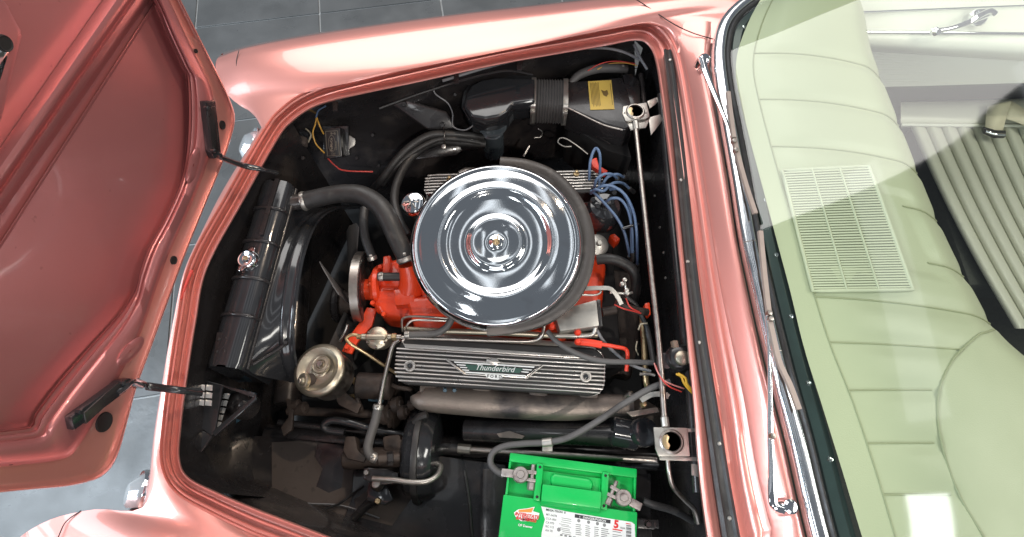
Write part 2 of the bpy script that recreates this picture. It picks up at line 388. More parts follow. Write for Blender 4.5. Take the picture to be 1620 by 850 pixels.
# chrome headlamp bezels in front of the nose
for (cx, cy, z, r) in ((398, 232, .66, .055), (222, 782, .68, .048)):
    h = tag(lathe('headlamp', [(0, .03), (r * .5, .028), (r * .8, .014), (r, 0), (r * 1.05, -.02), (r, -.06)], P(cx, cy, z), (-.75, 0, .66), lens, car, 32))
    lathe('bezel', [(r * 1.02, -.01), (r * 1.1, .006), (r * 1.16, .0), (r * 1.12, -.03), (r * 1.02, -.03)], P(cx, cy, z), (-.75, 0, .66), chrome, h, 32)

# cowl panel between the opening and the windshield
TRO = [(1225, -28, .992), (1175, -4, .992), (1140, 30, .992), (1128, 75, .992), (1131, 130, .992), (1143, 200, .992), (1157, 280, .992), (1170, 365, .992), (1183, 430, .992), (1203, 520, .992), (1222, 600, .992), (1248, 700, .992), (1266, 780, .992), (1283, 850, .992), (1300, 910, .992)]
cr = rimpart(0, 10)[::-1]
tro = resample(cat(PL(TRO), 8), 60); crr = resample(cr, 60)
tro = resample(cat(PL([t for t in TRO if t[1] >= 30]), 8), 60)
mid = [a.lerp(b, .5) + V((0, 0, .006)) for a, b in zip(crr, tro)]
q1 = [a.lerp(b, .12) + V((0, 0, .004)) for a, b in zip(crr, tro)]
tro = [p + V((-.004, 0, -.004)) for p in tro]; tlow = [p + V((.003, 0, -.016)) for p in tro]
sheet('cowl_panel', [crr, q1, mid, [a.lerp(b, .8) + V((0, 0, .001)) for a, b in zip(crr, tro)], tlow], paint, car, 60, 3)

# rubber weatherstrip along the cowl, with its screws
ws = thing('weatherstrip', 'long black rubber weatherstrip screwed along the cowl edge', 'weatherstrip', P(1100, 500, .92))
wsp = PL([(1056, 80), (1063, 130), (1073, 220), (1083, 320), (1094, 430), (1108, 540), (1126, 660), (1141, 760), (1156, 850), (1166, 910)], .921)
tube('seal', wsp, [.0115, .0125, .0125, .013, .0135, .014, .015, .016, .017, .017], rubber, ws, sec=[(-1, -.55), (1, -.55), (1, .25), (.62, .6), (.25, .28), (-.3, .25), (-.6, .55), (-1, .3)], up=(0, 0, 1), k=6)
for x, y in ((1060, 95), (1077, 285), (1088, 414), (1106, 542), (1138, 702), (1154, 820)):
    q = P(x, y, .9265); lathe('screw', [(0, .0025), (.003, .0022), (.0042, .0006), (.0042, -.004)], q, (0, 0, 1), zinc, ws, 12)

# windshield trim, seal, glass
def inset(pl, dx, dz): return [p + V((dx, 0, dz)) for p in pl]
trpts = cat(PL(TRO), 6)
def trim(o, dxs):
    return o
rowsT = []
T0 = resample(cat(PL(TRO), 60), 320)
def nrm(pl, d, dz):
    out = []
    for i, p in enumerate(pl):
        t = pl[min(i + 1, len(pl) - 1)] - pl[max(i - 1, 0)]; t.z = 0; t.normalize(); n = V((-t.y, t.x, 0))
        if n.x < 0 and abs(n.x) > abs(n.y): n = -n
        out.append(p + n * d + V((0, 0, dz)))
    return out
sgn = 1
loft('windshield_trim', smoothrows([nrm(T0, 0, -.014), nrm(T0, .001, .002), nrm(T0, .006, .009), nrm(T0, .016, .013), nrm(T0, .026, .012), nrm(T0, .031, .006), nrm(T0, .032, -.004)], 4), trimchrome, car, raw=True, ang=60)
sg = loft('windshield_seal', [nrm(T0, .031, -.006), nrm(T0, .032, .006), nrm(T0, .038, .011), nrm(T0, .043, .009), nrm(T0, .046, -.004)], rubber, car, raw=True, ang=60)
for i in (186, 237): 
    p = nrm(T0, .017, .0125)
    tube('trim_joint', [nrm(T0, .001, .003)[i], nrm(T0, .008, .0115)[i], p[i], nrm(T0, .027, .0125)[i]], .0012, steel, car, 6)
g0 = nrm(T0, .041, .006); topn = []
gr = []
for s in range(9):
    t = s / 8
    gr.append([V((p.x + .50 * t + .0 * t, (p.y + .15) * (1 - .10 * t) - .15, p.z + .36 * t - .05 * t * (t - 1) * -1)) for p in g0])
wg = loft('windshield', gr, glass, car, raw=True, ang=80)
# dark inner moulding seen through the glass
m0 = nrm(T0, .050, .000); 
mo = loft('inner_moulding', [nrm(T0, .046, -.01), nrm(T0, .050, .004), nrm(T0, .066, .010), nrm(T0, .072, .004), nrm(T0, .080, .002), nrm(T0, .088, -.012)], teal, car, raw=True, ang=45)
mp = nrm(T0, .066, .0095)
for i in range(19, 320, 29):
    lathe('moulding_screw', [(0, .003), (.004, .0025), (.0055, 0), (.0055, -.004)], mp[i], (0, 0, 1), chrome, mo, 12)

# wipers
def wiper(label, piv, arm, blade1, blade2, pz):
    t = thing('windshield_wiper', label, 'wiper', P(*piv, pz), 'windshield wipers')
    p = P(*piv, pz)
    lathe('pivot_cap', [(0, .016), (.009, .0155), (.013, .012), (.0145, .004), (.0165, -.004), (.017, -.022)], p, (.1, 0, 1), chrome, t, 24)
    a = cat(PL(arm), 5); tube('arm', a, [.0085, .0095, .0085, .006, .0045, .0035, .003], chrome, t, 8, 1) if 0 else tube('arm', PL(arm), [.0085] + [.0085 - .0055 * i / (len(arm) - 1) for i in range(1, len(arm))], chrome, t, sec=[(-1, -.4), (1, -.4), (1, .25), (.4, .55), (-.4, .55), (-1, .25)], up=(0, 0, 1), k=5)
    for bl in blade1:
        q = PL(bl); tube('blade', q, .0058, brownr, t, sec=[(-1, -.6), (1, -.6), (.8, .6), (-.8, .6)], up=(0, 0, 1), k=4)
    for bl in blade2:
        lathe('joint', [(0, .006), (.005, .005), (.0065, 0), (.006, -.006)], P(*bl), (0, 0, 1), steel, t, 10)
    return t
wiper('chrome wiper pivoting beside the small dark cap at the far cowl corner', (1113, 96), [(1110, 92, 1.01), (1118, 118, 1.006), (1132, 152, 1.008), (1148, 190, 1.018), (1160, 222, 1.022)], [[(1152, 146, 1.03), (1156, 180, 1.03), (1161, 218, 1.03)], [(1158, 200, 1.024), (1166, 240, 1.024), (1180, 292, 1.024), (1195, 338, 1.024)]], [(1161, 224, 1.028), (1164, 238, 1.03)], 1.0)
wiper('long chrome wiper rising from the round pivot at the near cowl corner', (1246, 802), [(1240, 806, 1.012), (1226, 800, 1.018), (1222, 780, 1.02), (1221, 730, 1.02), (1219, 690, 1.02), (1218, 620, 1.02), (1217, 560, 1.022), (1213, 500, 1.024)], [[(1203, 366, 1.026), (1209, 430, 1.026), (1217, 500, 1.026)], [(1218, 508, 1.026), (1232, 570, 1.026), (1250, 610, 1.026), (1264, 648, 1.026)]], [(1217, 496, 1.03), (1219, 505, 1.031), (1222, 690, 1.03)], 1.005)

# ================================================================ hood, hinged at the nose, seen from inside
HO = P(270, 465, 1.0); HT = (P(165, 745, 1.0) - P(372, 190, 1.0)); HT.z = 0; HT.normalize()
ha = R(94); HUP = V((math.cos(ha), 0, math.sin(ha))); HN = HT.cross(HUP).normalized()
if HN.x < 0: HN = -HN
def H(x, y, off=0): return onplane(x, y, HO + HN * off, HN)
def HL(pts, off=0): return [H(p[0], p[1], off + (p[2] if len(p) > 2 else 0)) for p in pts]
HOE = [(250, -75), (268, -40), (286, 0), (312, 52), (342, 112), (362, 155), (371, 185), (366, 215), (350, 262), (322, 330), (292, 405), (265, 478), (238, 552), (216, 612), (202, 662), (188, 712), (174, 740), (152, 757), (110, 768), (50, 774), (0, 779), (-80, 788), (-160, 800)]
HIE = [(195, -75), (222, -30), (246, 6), (268, 58), (290, 106), (297, 122), (299, 180), (296, 240), (285, 292), (262, 345), (236, 392), (222, 430), (214, 462), (190, 500), (150, 545), (100, 602), (60, 655), (52, 676), (20, 682), (-20, 686), (-60, 690), (-100, 694), (-160, 700)]
hood = car_hood = None
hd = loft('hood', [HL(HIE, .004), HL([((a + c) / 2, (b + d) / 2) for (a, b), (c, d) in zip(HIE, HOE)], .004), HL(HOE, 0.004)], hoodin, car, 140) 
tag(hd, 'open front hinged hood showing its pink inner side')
def hl(name, rows, mat=hoodin, n=140, k=1, ang=45): return loft(name, [HL(r, o) for r, o in rows], mat, hd, n, 8, ang=ang)
def mix(A, B, t): return [(a[0] + (b[0] - a[0]) * t, a[1] + (b[1] - a[1]) * t) for a, b in zip(A, B)]
# main skin behind, set back from the frame
skin = [(-160, -140)] + [(x, y) for x, y in HIE] + [(-200, 400)]
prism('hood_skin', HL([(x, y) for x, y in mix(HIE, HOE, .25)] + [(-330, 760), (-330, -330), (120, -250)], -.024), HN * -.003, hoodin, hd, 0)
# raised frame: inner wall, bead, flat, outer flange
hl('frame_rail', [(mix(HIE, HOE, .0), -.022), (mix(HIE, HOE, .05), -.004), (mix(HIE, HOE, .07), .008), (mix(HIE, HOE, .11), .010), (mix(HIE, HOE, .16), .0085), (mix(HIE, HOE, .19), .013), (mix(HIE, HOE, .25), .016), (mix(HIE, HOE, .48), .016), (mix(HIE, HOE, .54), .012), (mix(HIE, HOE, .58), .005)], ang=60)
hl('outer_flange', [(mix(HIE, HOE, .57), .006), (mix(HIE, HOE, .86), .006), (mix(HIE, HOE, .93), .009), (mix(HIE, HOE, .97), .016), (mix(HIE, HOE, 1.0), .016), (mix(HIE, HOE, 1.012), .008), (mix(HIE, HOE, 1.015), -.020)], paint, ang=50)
hl('inner_bead', [(mix(HIE, HOE, -.03), -.021), (mix(HIE, HOE, -.02), -.017), (mix(HIE, HOE, .0), -.017), (mix(HIE, HOE, .012), -.021)], ang=80)
# diagonal centre brace
def diag(name, a, b, prof, n=30):
    (ax, ay), (bx, by) = a, b; l = math.hypot(bx - ax, by - ay); nx, ny = -(by - ay) / l, (bx - ax) / l
    return hl(name, [([(ax + nx * d, ay + ny * d), ((ax + bx) / 2 + nx * d, (ay + by) / 2 + ny * d), (bx + nx * d, by + ny * d)], o) for d, o in prof], n=n)
diag('centre_brace', (-120, 452), (250, -80), [(-26, -.023), (-20, -.006), (-8, .008), (0, .010), (7, .008), (10, -.002), (13, -.002), (17, .010), (26, .008), (31, -.006), (36, -.023)])
diag('brace_edge', (-110, 560), (300, -80), [(-2.2, -.022), (-1.5, -.017), (1.0, -.017), (3, -.022)])
# blister pockets in the frame
for cx, cy, rx, ry, an in ((306, 262, 9, 30, .25), (206, 556, 11, 30, .75)):
    rr = []
    for f, o in ((1.0, .0155), (.85, .0185), (.5, .0195), (.08, .020)):
        rr.append([H(cx + f * (rx * math.cos(t) * math.cos(an) - ry * math.sin(t) * math.sin(an)), cy + f * (rx * math.cos(t) * math.sin(an) + ry * math.sin(t) * math.cos(an)), o) for t in [2 * math.pi * k / 28 for k in range(28)]])
    loft('pocket', rr, hoodin, hd, raw=True, closed=True, ang=70)
# holes, scoop opening
for x, y, r in ((310, 81, .004), (275, 412, .008), (165, 668, .016), (18, 729, .006), (352, 198, .009)):
    o_ = H(x, y, .0075 if (x, y) != (165, 668) else .0075)
    lathe('hole', [(0, .0006), (r * .88, .0006), (r, .0016), (r * 1.12, .0016), (r * 1.2, -.004)], o_, HN, gap, hd, 20)
sc = prism('scoop_surround', HL([(-80, -30), (-10, -32), (18, 10), (38, 48), (40, 60), (8, 190), (-40, 260), (-90, 240)], .004), HN * -.030, hoodin, hd, .012, 3)
prism('scoop_slot', HL([(-20, 76), (12, 78), (15, 84), (1, 128), (-20, 140)], .0055), HN * -.006, chrome, sc, .002)
lathe('scoop_hole', [(0, .0006), (.009, .0006), (.011, .002), (.013, -.003)], H(8, 69, .006), HN, gap, sc, 16)
# hinges: black channel on the hood plus an arm to the bay
for ch, arm, lab in ((((325, 160), (342, 158), (351, 246), (340, 252), (334, 240)), [(340, 242, None), (352, 250, None), (385, 262, .975), (415, 268, .950), (436, 273, .90)], 'far'),
                     (((113, 660), (118, 682), (200, 620), (212, 602), (206, 598), (192, 602)), [(180, 622, None), (205, 606, None), (232, 611, .965), (280, 617, .955), (318, 621, .90)], 'near')):
    hg = prism('hood_hinge', HL(ch, .030), HN * -.016, blackg, hd, .004)
    cx = sum(p[0] for p in ch) / len(ch); cy = sum(p[1] for p in ch) / len(ch)
    inn = [(cx + (x - cx) * .66, cy + (y - cy) * .8) for x, y in ch]
    prism('hinge_channel', HL(inn, .0325), HN * -.006, black, hg, .001)
    ap = [H(x, y, .026) if z is None else P(x, y, z) for x, y, z in arm]
    tube('hinge_arm', ap, [.012, .011, .0085, .0075, .009], blackg, hg, 12, sec=[(math.cos(t), .6 * math.sin(t)) for t in [2 * math.pi * k / 12 for k in range(12)]], up=(0, 0, 1))
    for f in (.12, .85):
        a_, b_ = HL([ch[0], ch[-2]], .033); hexbolt('bolt', a_.lerp(b_, f), HN, .005, blackg, hg)
# ================================================================ inside of the engine bay
def inner(i0, i1, dz): return [p + V((0, 0, dz)) for p in [rows[0][i % nI] for i in range(i0 * 8, i1 * 8 + 1)]]
prism('underbody', [V((-.95, -.75, .22)), V((.75, -.75, .22)), V((.75, .72, .22)), V((-.95, .72, .22))], (0, 0, -.02), gap, car, 0)
# passenger apron with its pressed crease
at = inner(11, 21, .0)[::-1]
ab = PL([(420, 300, .56), (470, 292, .50), (560, 286, .46), (650, 276, .45), (730, 250, .44), (800, 240, .42), (900, 225, .40), (1010, 215, .40)])
ar = [at]; A = resample(at, 70); B = resample(cat(ab, 8), 70)
for t in (.25, .5, .75):
    r_ = []
    for i in range(70):
        p = A[i].lerp(B[i], t); q = i / 69
        p.y += .05 * math.sin(math.pi * t) ; c = .36 + .10 * t
        p += V((0, -.018, .012)) * (1 / (1 + math.exp(-(q - c) * 120)) if q < .6 else max(0, 1 - (q - .6) * 8)); r_.append(p)
    ar.append(r_)
ar += [B, [p + V((0, .02, -.22)) for p in B]]
loft('inner_apron', smoothrows([resample(r, 70) for r in ar], 3), apron, car, raw=True, ang=70)
# front wall below the nose, firewall below the cowl, driver apron
fw = inner(20, 29, 0)
loft('radiator_support', [fw, [p + V((.0, 0, -.10)) for p in fw], [p + V((.02, 0, -.62)) for p in fw]], black, car, 60)
fr = inner(0, 11, 0)
loft('firewall', [fr, [p + V((.03, 0, -.03)) for p in fr], [p + V((.03, 0, -.22)) for p in fr], [p + V((.0, 0, -.5)) for p in fr]], black, car, 60)
da = inner(28, 35, 0)
loft('inner_apron', [da, [p + V((0, -.01, -.10)) for p in da], [p + V((0, .0, -.22)) for p in da], [p + V((0, .02, -.36)) for p in da], [p + V((0, .05, -.55)) for p in da]], apron, car, 60)
# sloped driver side shelf with spot light patches painted on as flat tan plates
sh = pp('apron_shelf', [(300, 690), (420, 690), (560, 706), (700, 722), (800, 735), (790, 900), (560, 880), (300, 790)], .50, .012, apron, car, .003)
pp('light_patch', [(430, 700), (470, 698), (502, 702), (497, 722), (510, 742), (500, 770), (520, 780), (540, 772), (545, 730), (560, 735), (556, 790), (540, 830), (470, 820), (430, 800)], .5024, .002, tanm, sh, 0)
pp('light_patch', [(604, 726), (640, 735), (650, 790), (620, 832), (566, 818), (560, 790), (590, 770)], .5024, .002, tanm, sh, 0)
cyl('frame_rail', P(420, 690, .46), P(1090, 730, .46), .032, black, car, 16)
cyl('crossmember', P(455, 640, .42), P(480, 330, .42), .04, black, car, 16)

aN_ = V((0, -.62, .78)).normalized()
def ap_(x, y, z0, off=0): return onplane(x, y, P(*z0) + aN_ * off, aN_)
st1 = prism('apron_step', [ap_(x, y, (685, 190, .73)) for x, y in ((612, 160), (640, 156), (706, 176), (722, 200), (718, 206), (690, 208), (676, 206))], -aN_ * .03, apron, car, .008, 3)
for x, y in ((700, 198), (640, 165)): hexbolt('bolt', ap_(x, y, (685, 190, .73), .002), aN_, .009, black, st1)
st2 = prism('apron_flange', [ap_(x, y, (690, 235, .60)) for x, y in ((640, 252), (700, 228), (726, 226), (732, 238), (722, 246), (660, 252))], -aN_ * .012, apron, car, .004, 2)
for x, y, z in ((455, 262, .74), (480, 250, .74), (590, 214, .70), (565, 250, .64), (600, 262, .62), (880, 150, .74), (720, 150, .80)):
    hexbolt('apron_bolt', P(x, y, z), aN_, .006, black, car)
# near corner brace with the triangular hole (panel of the radiator support)
br = thing('corner_brace', 'glossy black triangular corner brace by the near hood hinge', 'brace', P(340, 640, .74))
z_ = .76
for nm, poly in (('panel', [(318, 600), (404, 622), (400, 629), (352, 612), (352, 614), (340, 684), (334, 690), (322, 680), (306, 680), (308, 612)]), ('rail', [(404, 622), (406, 632), (340, 690), (334, 684), (398, 630)]), ('foot', [(306, 680), (322, 682), (336, 690), (300, 742), (288, 742)])):
    pp(nm, poly, z_ if nm != 'foot' else .757, .008, blackg, br, .002)
gl = thing('grille', 'grille with pale panes painted as lit floor, glimpsed through the near corner brace', 'grille', P(340, 640, .60))
def pane(x0, y0, x1, y1, sx, z): pp('lit_floor_pane', [(x0 + sx, y0), (x1 + sx, y0 + 1), (x1, y1), (x0, y1 - 1)], z, .004, lens, gl, .0008)  # pale plate painted as bright lit floor showing between the grille bars
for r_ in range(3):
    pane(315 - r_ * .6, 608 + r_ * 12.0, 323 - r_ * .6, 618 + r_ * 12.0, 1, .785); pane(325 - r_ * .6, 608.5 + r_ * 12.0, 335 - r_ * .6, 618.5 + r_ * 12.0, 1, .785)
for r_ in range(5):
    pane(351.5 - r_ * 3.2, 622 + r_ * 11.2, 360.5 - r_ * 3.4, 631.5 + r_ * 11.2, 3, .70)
lathe('lamp_back', [(0, .03), (.018, .028), (.03, .018), (.036, 0), (.036, -.03)], P(382, 640, .66), (0, 0, 1), black, gl, 24)
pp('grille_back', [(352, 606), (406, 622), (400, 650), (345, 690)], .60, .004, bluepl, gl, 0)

# ---------------------------------------------------------------- radiator
ra = thing('radiator', 'black ribbed radiator tank with a chrome pressure cap', 'radiator', P(400, 430, .75))
A0, A1 = P(441, 292, .81), P(357, 584, .81); ax = (A1 - A0); RL = ax.length; au = ax.normalized(); aw = au.cross(V((0, 0, 1))).normalized()
if aw.x < 0: aw = -aw
def rsec(w_, z0): return [(-w_, -.16), (-w_, z0 - .03), (-w_ * .93, z0 - .012), (-w_ * .72, z0 - .002), (-w_ * .3, z0 + .004), (w_ * .3, z0 + .004), (w_ * .72, z0 - .002), (w_ * .93, z0 - .012), (w_, z0 - .03), (w_, -.16)]
def section(s, sx, zz): return [A0 + au * s + aw * (x * sx) + V((0, 0, z * 1.0 if z < -.1 else z * zz)) for x, z in rsec(.044, .02)]
rw = [section(s, sx, 1) for s, sx in ((.004, .7), (0, .9), (.012, 1), (RL - .012, 1), (RL, .9), (RL - .004, .7))]
vs = [p for r in rw for p in r]; m_ = len(rw[0]); fs = [(i * m_ + j, i * m_ + j + 1, (i + 1) * m_ + j + 1, (i + 1) * m_ + j) for i in range(len(rw) - 1) for j in range(m_ - 1)] + [tuple(range(m_)), tuple((len(rw) - 1) * m_ + j for j in range(m_))]
mesh('tank', vs, fs, blackg, ra, 50)
for f in (.17, .36, .56, .75):
    tube('rib', [p + V((0, 0, .002)) for p in section(RL * f, 1.0, 1.0)[1:-1]], .0042, black, ra, 8, 2)
tube('strap', [section(RL * f, 1, 1)[5] + V((0, 0, .004)) - aw * .006 for f in (0, .1, .2, .33)], .0055, black, ra, sec=[(-1, -.4), (1, -.4), (1, .4), (-1, .4)], up=(0, 0, 1))
tube('edge_seam', [section(RL * f, 1.05, 1)[8] for f in (.01, .3, .6, .99)], .004, black, ra, 8)
cp = P(391, 411, .845)
cap = lathe('pressure_cap', [(0, .010), (.008, .010), (.010, .006), (.020, .007), (.0235, .004), (.026, -.004), (.026, -.010), (.020, -.03)], cp, (-.1, -.1, 1), chrome, ra, 28)
for s in (1, -1):
    d_ = (au * .9 - aw * .2) * s; prism('cap_ear', [cp + d_ * .022 + aw * .010, cp + d_ * .036 + aw * .005, cp + d_ * .036 - aw * .005, cp + d_ * .022 - aw * .010], (0, 0, .004), chrome, cap, .001)
lathe('cap_rivet', [(0, .005), (.005, .004), (.0065, 0)], cp + V((0, 0, .009)), (0, 0, 1), brass, cap, 12)
nk = P(386, 422, .80); cyl('filler_neck', nk + V((0, 0, -.02)), cp + V((0, 0, -.008)), .021, blackg, ra)
pl_ = pp('mount_plate', [(343, 526), (368, 524), (362, 576), (336, 578)], .832, .006, black, ra, .001)
for x, y in ((346, 537), (358, 535), (343, 556), (355, 555)): lathe('rivet', [(0, .003), (.003, .002), (.004, 0), (.004, -.004)], P(x, y, .8325), (0, 0, 1), black, pl_, 10)
cyl('outlet_neck', P(452, 322, .79), P(486, 318, .79), .022, black, ra)

# fan shroud and fan
fsx = -.56
ringpx = [(580, 326), (553, 326), (522, 332), (494, 352), (473, 400), (461, 460), (455, 520), (458, 568), (470, 604)]
rg = [onplane(x, y, V((fsx, 0, 0)), V((1, 0, 0))) for x, y in ringpx]
shr = thing('fan_shroud', 'black sheet metal fan shroud bolted behind the radiator tank', 'shroud', P(450, 480, .6))
ed = [P(475, 330, .73), P(463, 338, .77), P(450, 352, .79), P(437, 380, .80), P(424, 420, .80), P(408, 480, .80), P(392, 560, .80), P(396, 588, .78), P(420, 597, .74)]
rgm = [p + V((-.02, 0, 0)) for p in rg]
def scl(pl, s, dx): 
    c = V((fsx, .06, .5)); return [V((p.x + dx, c.y + (p.y - c.y) * s, c.z + (p.z - c.z) * s)) for p in pl]
sheet('funnel', [ed, [a.lerp(b, .5) + V((0, 0, -.004)) for a, b in zip(ed, rgm)], rgm], blackg, shr, 60, 3)
loft('ring', [scl(rg, 1.0, -.022), scl(rg, 1.012, -.016), scl(rg, 1.012, -.008), scl(rg, 1.0, -.004), scl(rg, 1.0, .010), scl(rg, 1.012, .014), scl(rg, 1.0, .018), scl(rg, .985, .014), scl(rg, .985, -.02)], blackg, shr, 60, ang=60)
tube('pressed_fold', PL([(400, 577, .789), (430, 560, .778), (452, 545, .772)]), .004, black, shr, 8)
hexbolt('bolt', P(452, 543, .776), (.2, 0, 1), .006, black, shr); hexbolt('bolt', P(398, 575, .792), (0, 0, 1), .005, black, shr)
fan = thing('cooling_fan', 'dark fan blades and hub inside the shroud', 'fan', P(520, 440, .5))
FC = V((-.47, .06, .56)); cyl('hub', FC + V((-.03, 0, 0)), FC + V((.06, 0, 0)), .04, rust, fan); cyl('clutch', FC + V((-.05, 0, 0)), FC + V((-.03, 0, 0)), .055, black, fan)
for k in range(5):
    t = 2 * math.pi * k / 5 + .36; d_ = V((0, math.cos(t), math.sin(t))); s_ = V((.55, -.83 * math.sin(t), .83 * math.cos(t)))
    prism('blade', [FC + d_ * .04 - s_ * .02, FC + d_ * .22 - s_ * .055, FC + d_ * .235 - s_ * .03, FC + d_ * .235 + s_ * .03, FC + d_ * .22 + s_ * .055, FC + d_ * .04 + s_ * .02], s_.cross(d_) * .003, rubg, fan, .001)

# ---------------------------------------------------------------- engine
en = thing('engine', 'orange painted V8 engine with finned aluminium valve covers', 'engine', (0, .05, .45))
E0 = V((-.30, .06, 0))
box('block', (.0, .06, .50), (.60, 0, 0), (0, .42, 0), (0, 0, .24), gap, en, .02)
pp('intake_manifold', [(690, 400), (720, 350), (940, 350), (960, 420), (950, 520), (880, 536), (700, 530), (660, 500)], .70, .08, orange, en, .02, 3)
pp('manifold_runner', [(640, 470), (700, 465), (745, 530), (690, 540), (655, 520)], .725, .06, orange, en, .015, 3)
pp('manifold_runner', [(870, 500), (900, 505), (895, 545), (860, 530)], .74, .06, orange, en, .01, 3)
# water pump and front cover
wp = pp('water_pump', [(592, 418), (640, 405), (668, 440), (676, 488), (650, 505), (605, 500), (582, 470), (580, 440)], .695, .10, orange, en, .016, 3)
cyl('pump_snout', P(560, 458, .64), P(605, 458, .66), .030, orange, wp)
cyl('pump_body', P(598, 472, .66), P(672, 475, .66), .043, orange, wp, 28)
lathe('pump_flange', [(0, 0), (.055, 0), (.058, .004), (.058, .014), (.05, .02), (0, .02)], P(594, 455, .67), (1, .05, 0), orange, wp, 28)
pp('cast_boss', [(622, 458), (655, 456), (658, 480), (625, 484)], .725, .04, orange, wp, .005)
pp('cast_rib', [(606, 405), (618, 404), (616, 440), (604, 440)], .715, .04, orange, wp, .005)
for x, y in ((588, 450), (590, 480), (608, 498), (660, 492), (602, 423)): hexbolt('bolt', P(x, y, .705), (-.2, 0, 1), .007, orange, wp)
tn = tube('thermostat_housing', PL([(648, 462, .70), (650, 448, .72), (648, 432, .745), (644, 418, .765)]), [.034, .031, .027, .024], orange, en, 20)
lathe('housing_flange', [(0, 0), (.036, 0), (.038, .003), (.038, .010), (0, .010)], P(652, 470, .69), (0, .15, 1), orange, tn, 20)
bk = prism('alternator_bracket', PL([(580, 486), (596, 488), (588, 516), (566, 540), (556, 560), (540, 556), (554, 530), (570, 508)], .66), (0, 0, -.012), orange, en, .003)
hexbolt('bolt', P(549, 550, .665), (0, 0, 1), .007, orange, bk)
pu = lathe('fan_pulley', [(0, 0), (.06, 0), (.085, .006), (.100, .002), (.104, .004), (.104, .008), (.097, .016), (.104, .024), (.104, .028), (.098, .03), (.05, .026), (0, .026)], P(566, 458, .64), (1, .02, 0), black, en, 48)
lathe('pulley_rim', [(.1045, .003), (.107, .004), (.107, .026), (.1045, .027)], P(566, 458, .64), (1, .02, 0), steel, pu, 48)
pu2 = lathe('crank_pulley', [(0, 0), (.07, 0), (.078, .004), (.07, .014), (.078, .022), (.06, .026), (0, .026)], P(620, 650, .50), (1, 0, .0), rust, en, 40)
tube('fan_belt', [P(566, 458, .64) + V((.015, math.cos(t) * .1, math.sin(t) * .1)) for t in [2 * math.pi * k / 24 for k in range(24)]], .006, rubber, en, 6, 1, closed=True)

# near valve cover: finned, with emblem
def valve_cover(c0, c1, cu, W, z0, name, nr, ends=True):
    """c0..c1 long axis ends; W width; tilt towards the near side"""
    u = (c1 - c0).normalized(); L = (c1 - c0).length; w_ = (V((0, 0, 1)).cross(u)).normalized() * (1 if cu > 0 else -1)   # w_: towards the engine's middle
    t_ = R(14); wv = (w_ * math.cos(t_) + V((0, 0, 1)) * math.sin(t_)); nv = u.cross(wv); nv = nv if nv.z > 0 else -nv
    c = (c0 + c1) / 2
    def Q(a, b, h=0): return c + u * a + wv * b + nv * h
    rc = W * .30; poly = []
    for sx, sy, a0 in ((1, 1, 0), (-1, 1, 90), (-1, -1, 180), (1, -1, 270)):
        for k in range(6):
            t = R(a0 + 90 * k / 5); poly.append(Q(sx * (L / 2 - rc) + rc * math.cos(t), sy * (W / 2 - rc) + rc * math.sin(t)))
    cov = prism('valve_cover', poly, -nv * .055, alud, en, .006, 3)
    return cov, Q, L, W, rc, poly, nv, wv, u
c0, c1 = P(627, 570, .735), P(956, 590, .735)
vc, Q, VL, VW, rc, poly, nv, wv, vu = valve_cover(c0, c1, 1, .118, .735, 'near', 9)
tag(vc, 'near finned aluminium valve cover carrying a winged green emblem')
nr = 9
bsp = (VW - .040) / (nr - 1)
for k in range(nr):
    b = -VW / 2 + .010 + bsp * k
    d_ = max(0, abs(b) - (VW / 2 - rc)); e = VL / 2 - rc + math.sqrt(max(0, rc * rc - d_ * d_))
    tube('fin', [Q(-e - .001, b, -.03), Q(-e - .001, b, -.008), Q(-e + .006, b, .0005), Q(-e + .02, b, .0015), Q(0, b, .0015), Q(e - .02, b, .0015), Q(e - .006, b, .0005), Q(e + .001, b, -.008), Q(e + .001, b, -.03)], .0031, alu, vc, sec=[(-.75, -1), (.75, -1), (.9, .4), (.45, 1), (-.45, 1), (-.9, .4)], up=tuple(nv) if 0 else None, n=8, k=3) if 0 else tube('fin', [Q(-e - .001, b, -.03), Q(-e - .001, b, -.008), Q(-e + .006, b, .0005), Q(-e + .02, b, .0015), Q(0, b, .0015), Q(e - .02, b, .0015), Q(e - .006, b, .0005), Q(e + .001, b, -.008), Q(e + .001, b, -.03)], .0025, alu, vc, 8, 3)
ub = [Q(-VL / 2 + .02, VW / 2 - .030, .001), Q(VL / 2 - .03, VW / 2 - .030, .001), Q(VL / 2 - .012, VW / 2 - .014, .001), Q(VL / 2 - .03, VW / 2 + .014, -.012), Q(-VL / 2 + .03, VW / 2 + .014, -.012), Q(-VL / 2 + .006, VW / 2 - .010, .001)]
prism('smooth_shoulder', ub, -nv * .02, alu, vc, .005, 3)
lp = [p + nv * -.048 for p in poly]; cc = sum(lp, V()) / len(lp)
prism('base_flange', [cc + (p - cc) * 1.035 for p in lp], -nv * .010, alu, vc, .003)
for a in (-.44, .42):
    q = Q(VL * a * .98, -.012, .001)
    bo = lathe('bolt_boss', [(0, .004), (.0085, .004), (.010, .006), (.0135, .006), (.0145, .004), (.0145, -.004)], q, nv, alu, vc, 24)
    lathe('bolt', [(0, .009), (.005, .008), (.0075, .005), (.0078, .002)], q, nv, blackg, bo, 16)
VO = Q(0, 0, 0)
def vp(x, y, h): return onplane(x, y, VO + nv * h, nv)
def vpr(name, pts, h, t, mat, par, bev=0): return prism(name, [vp(x, y, h) for x, y in pts], nv * t, mat, par, bev)
eb = vpr('emblem', [(705, 568), (860, 577.5), (833, 599), (735, 593)], .0035, .003, alu, vc, .001)
vpr('emblem_field', [(711, 570.5), (854, 579.5), (830, 597), (738, 591.3)], .0065, .0006, alud, eb)
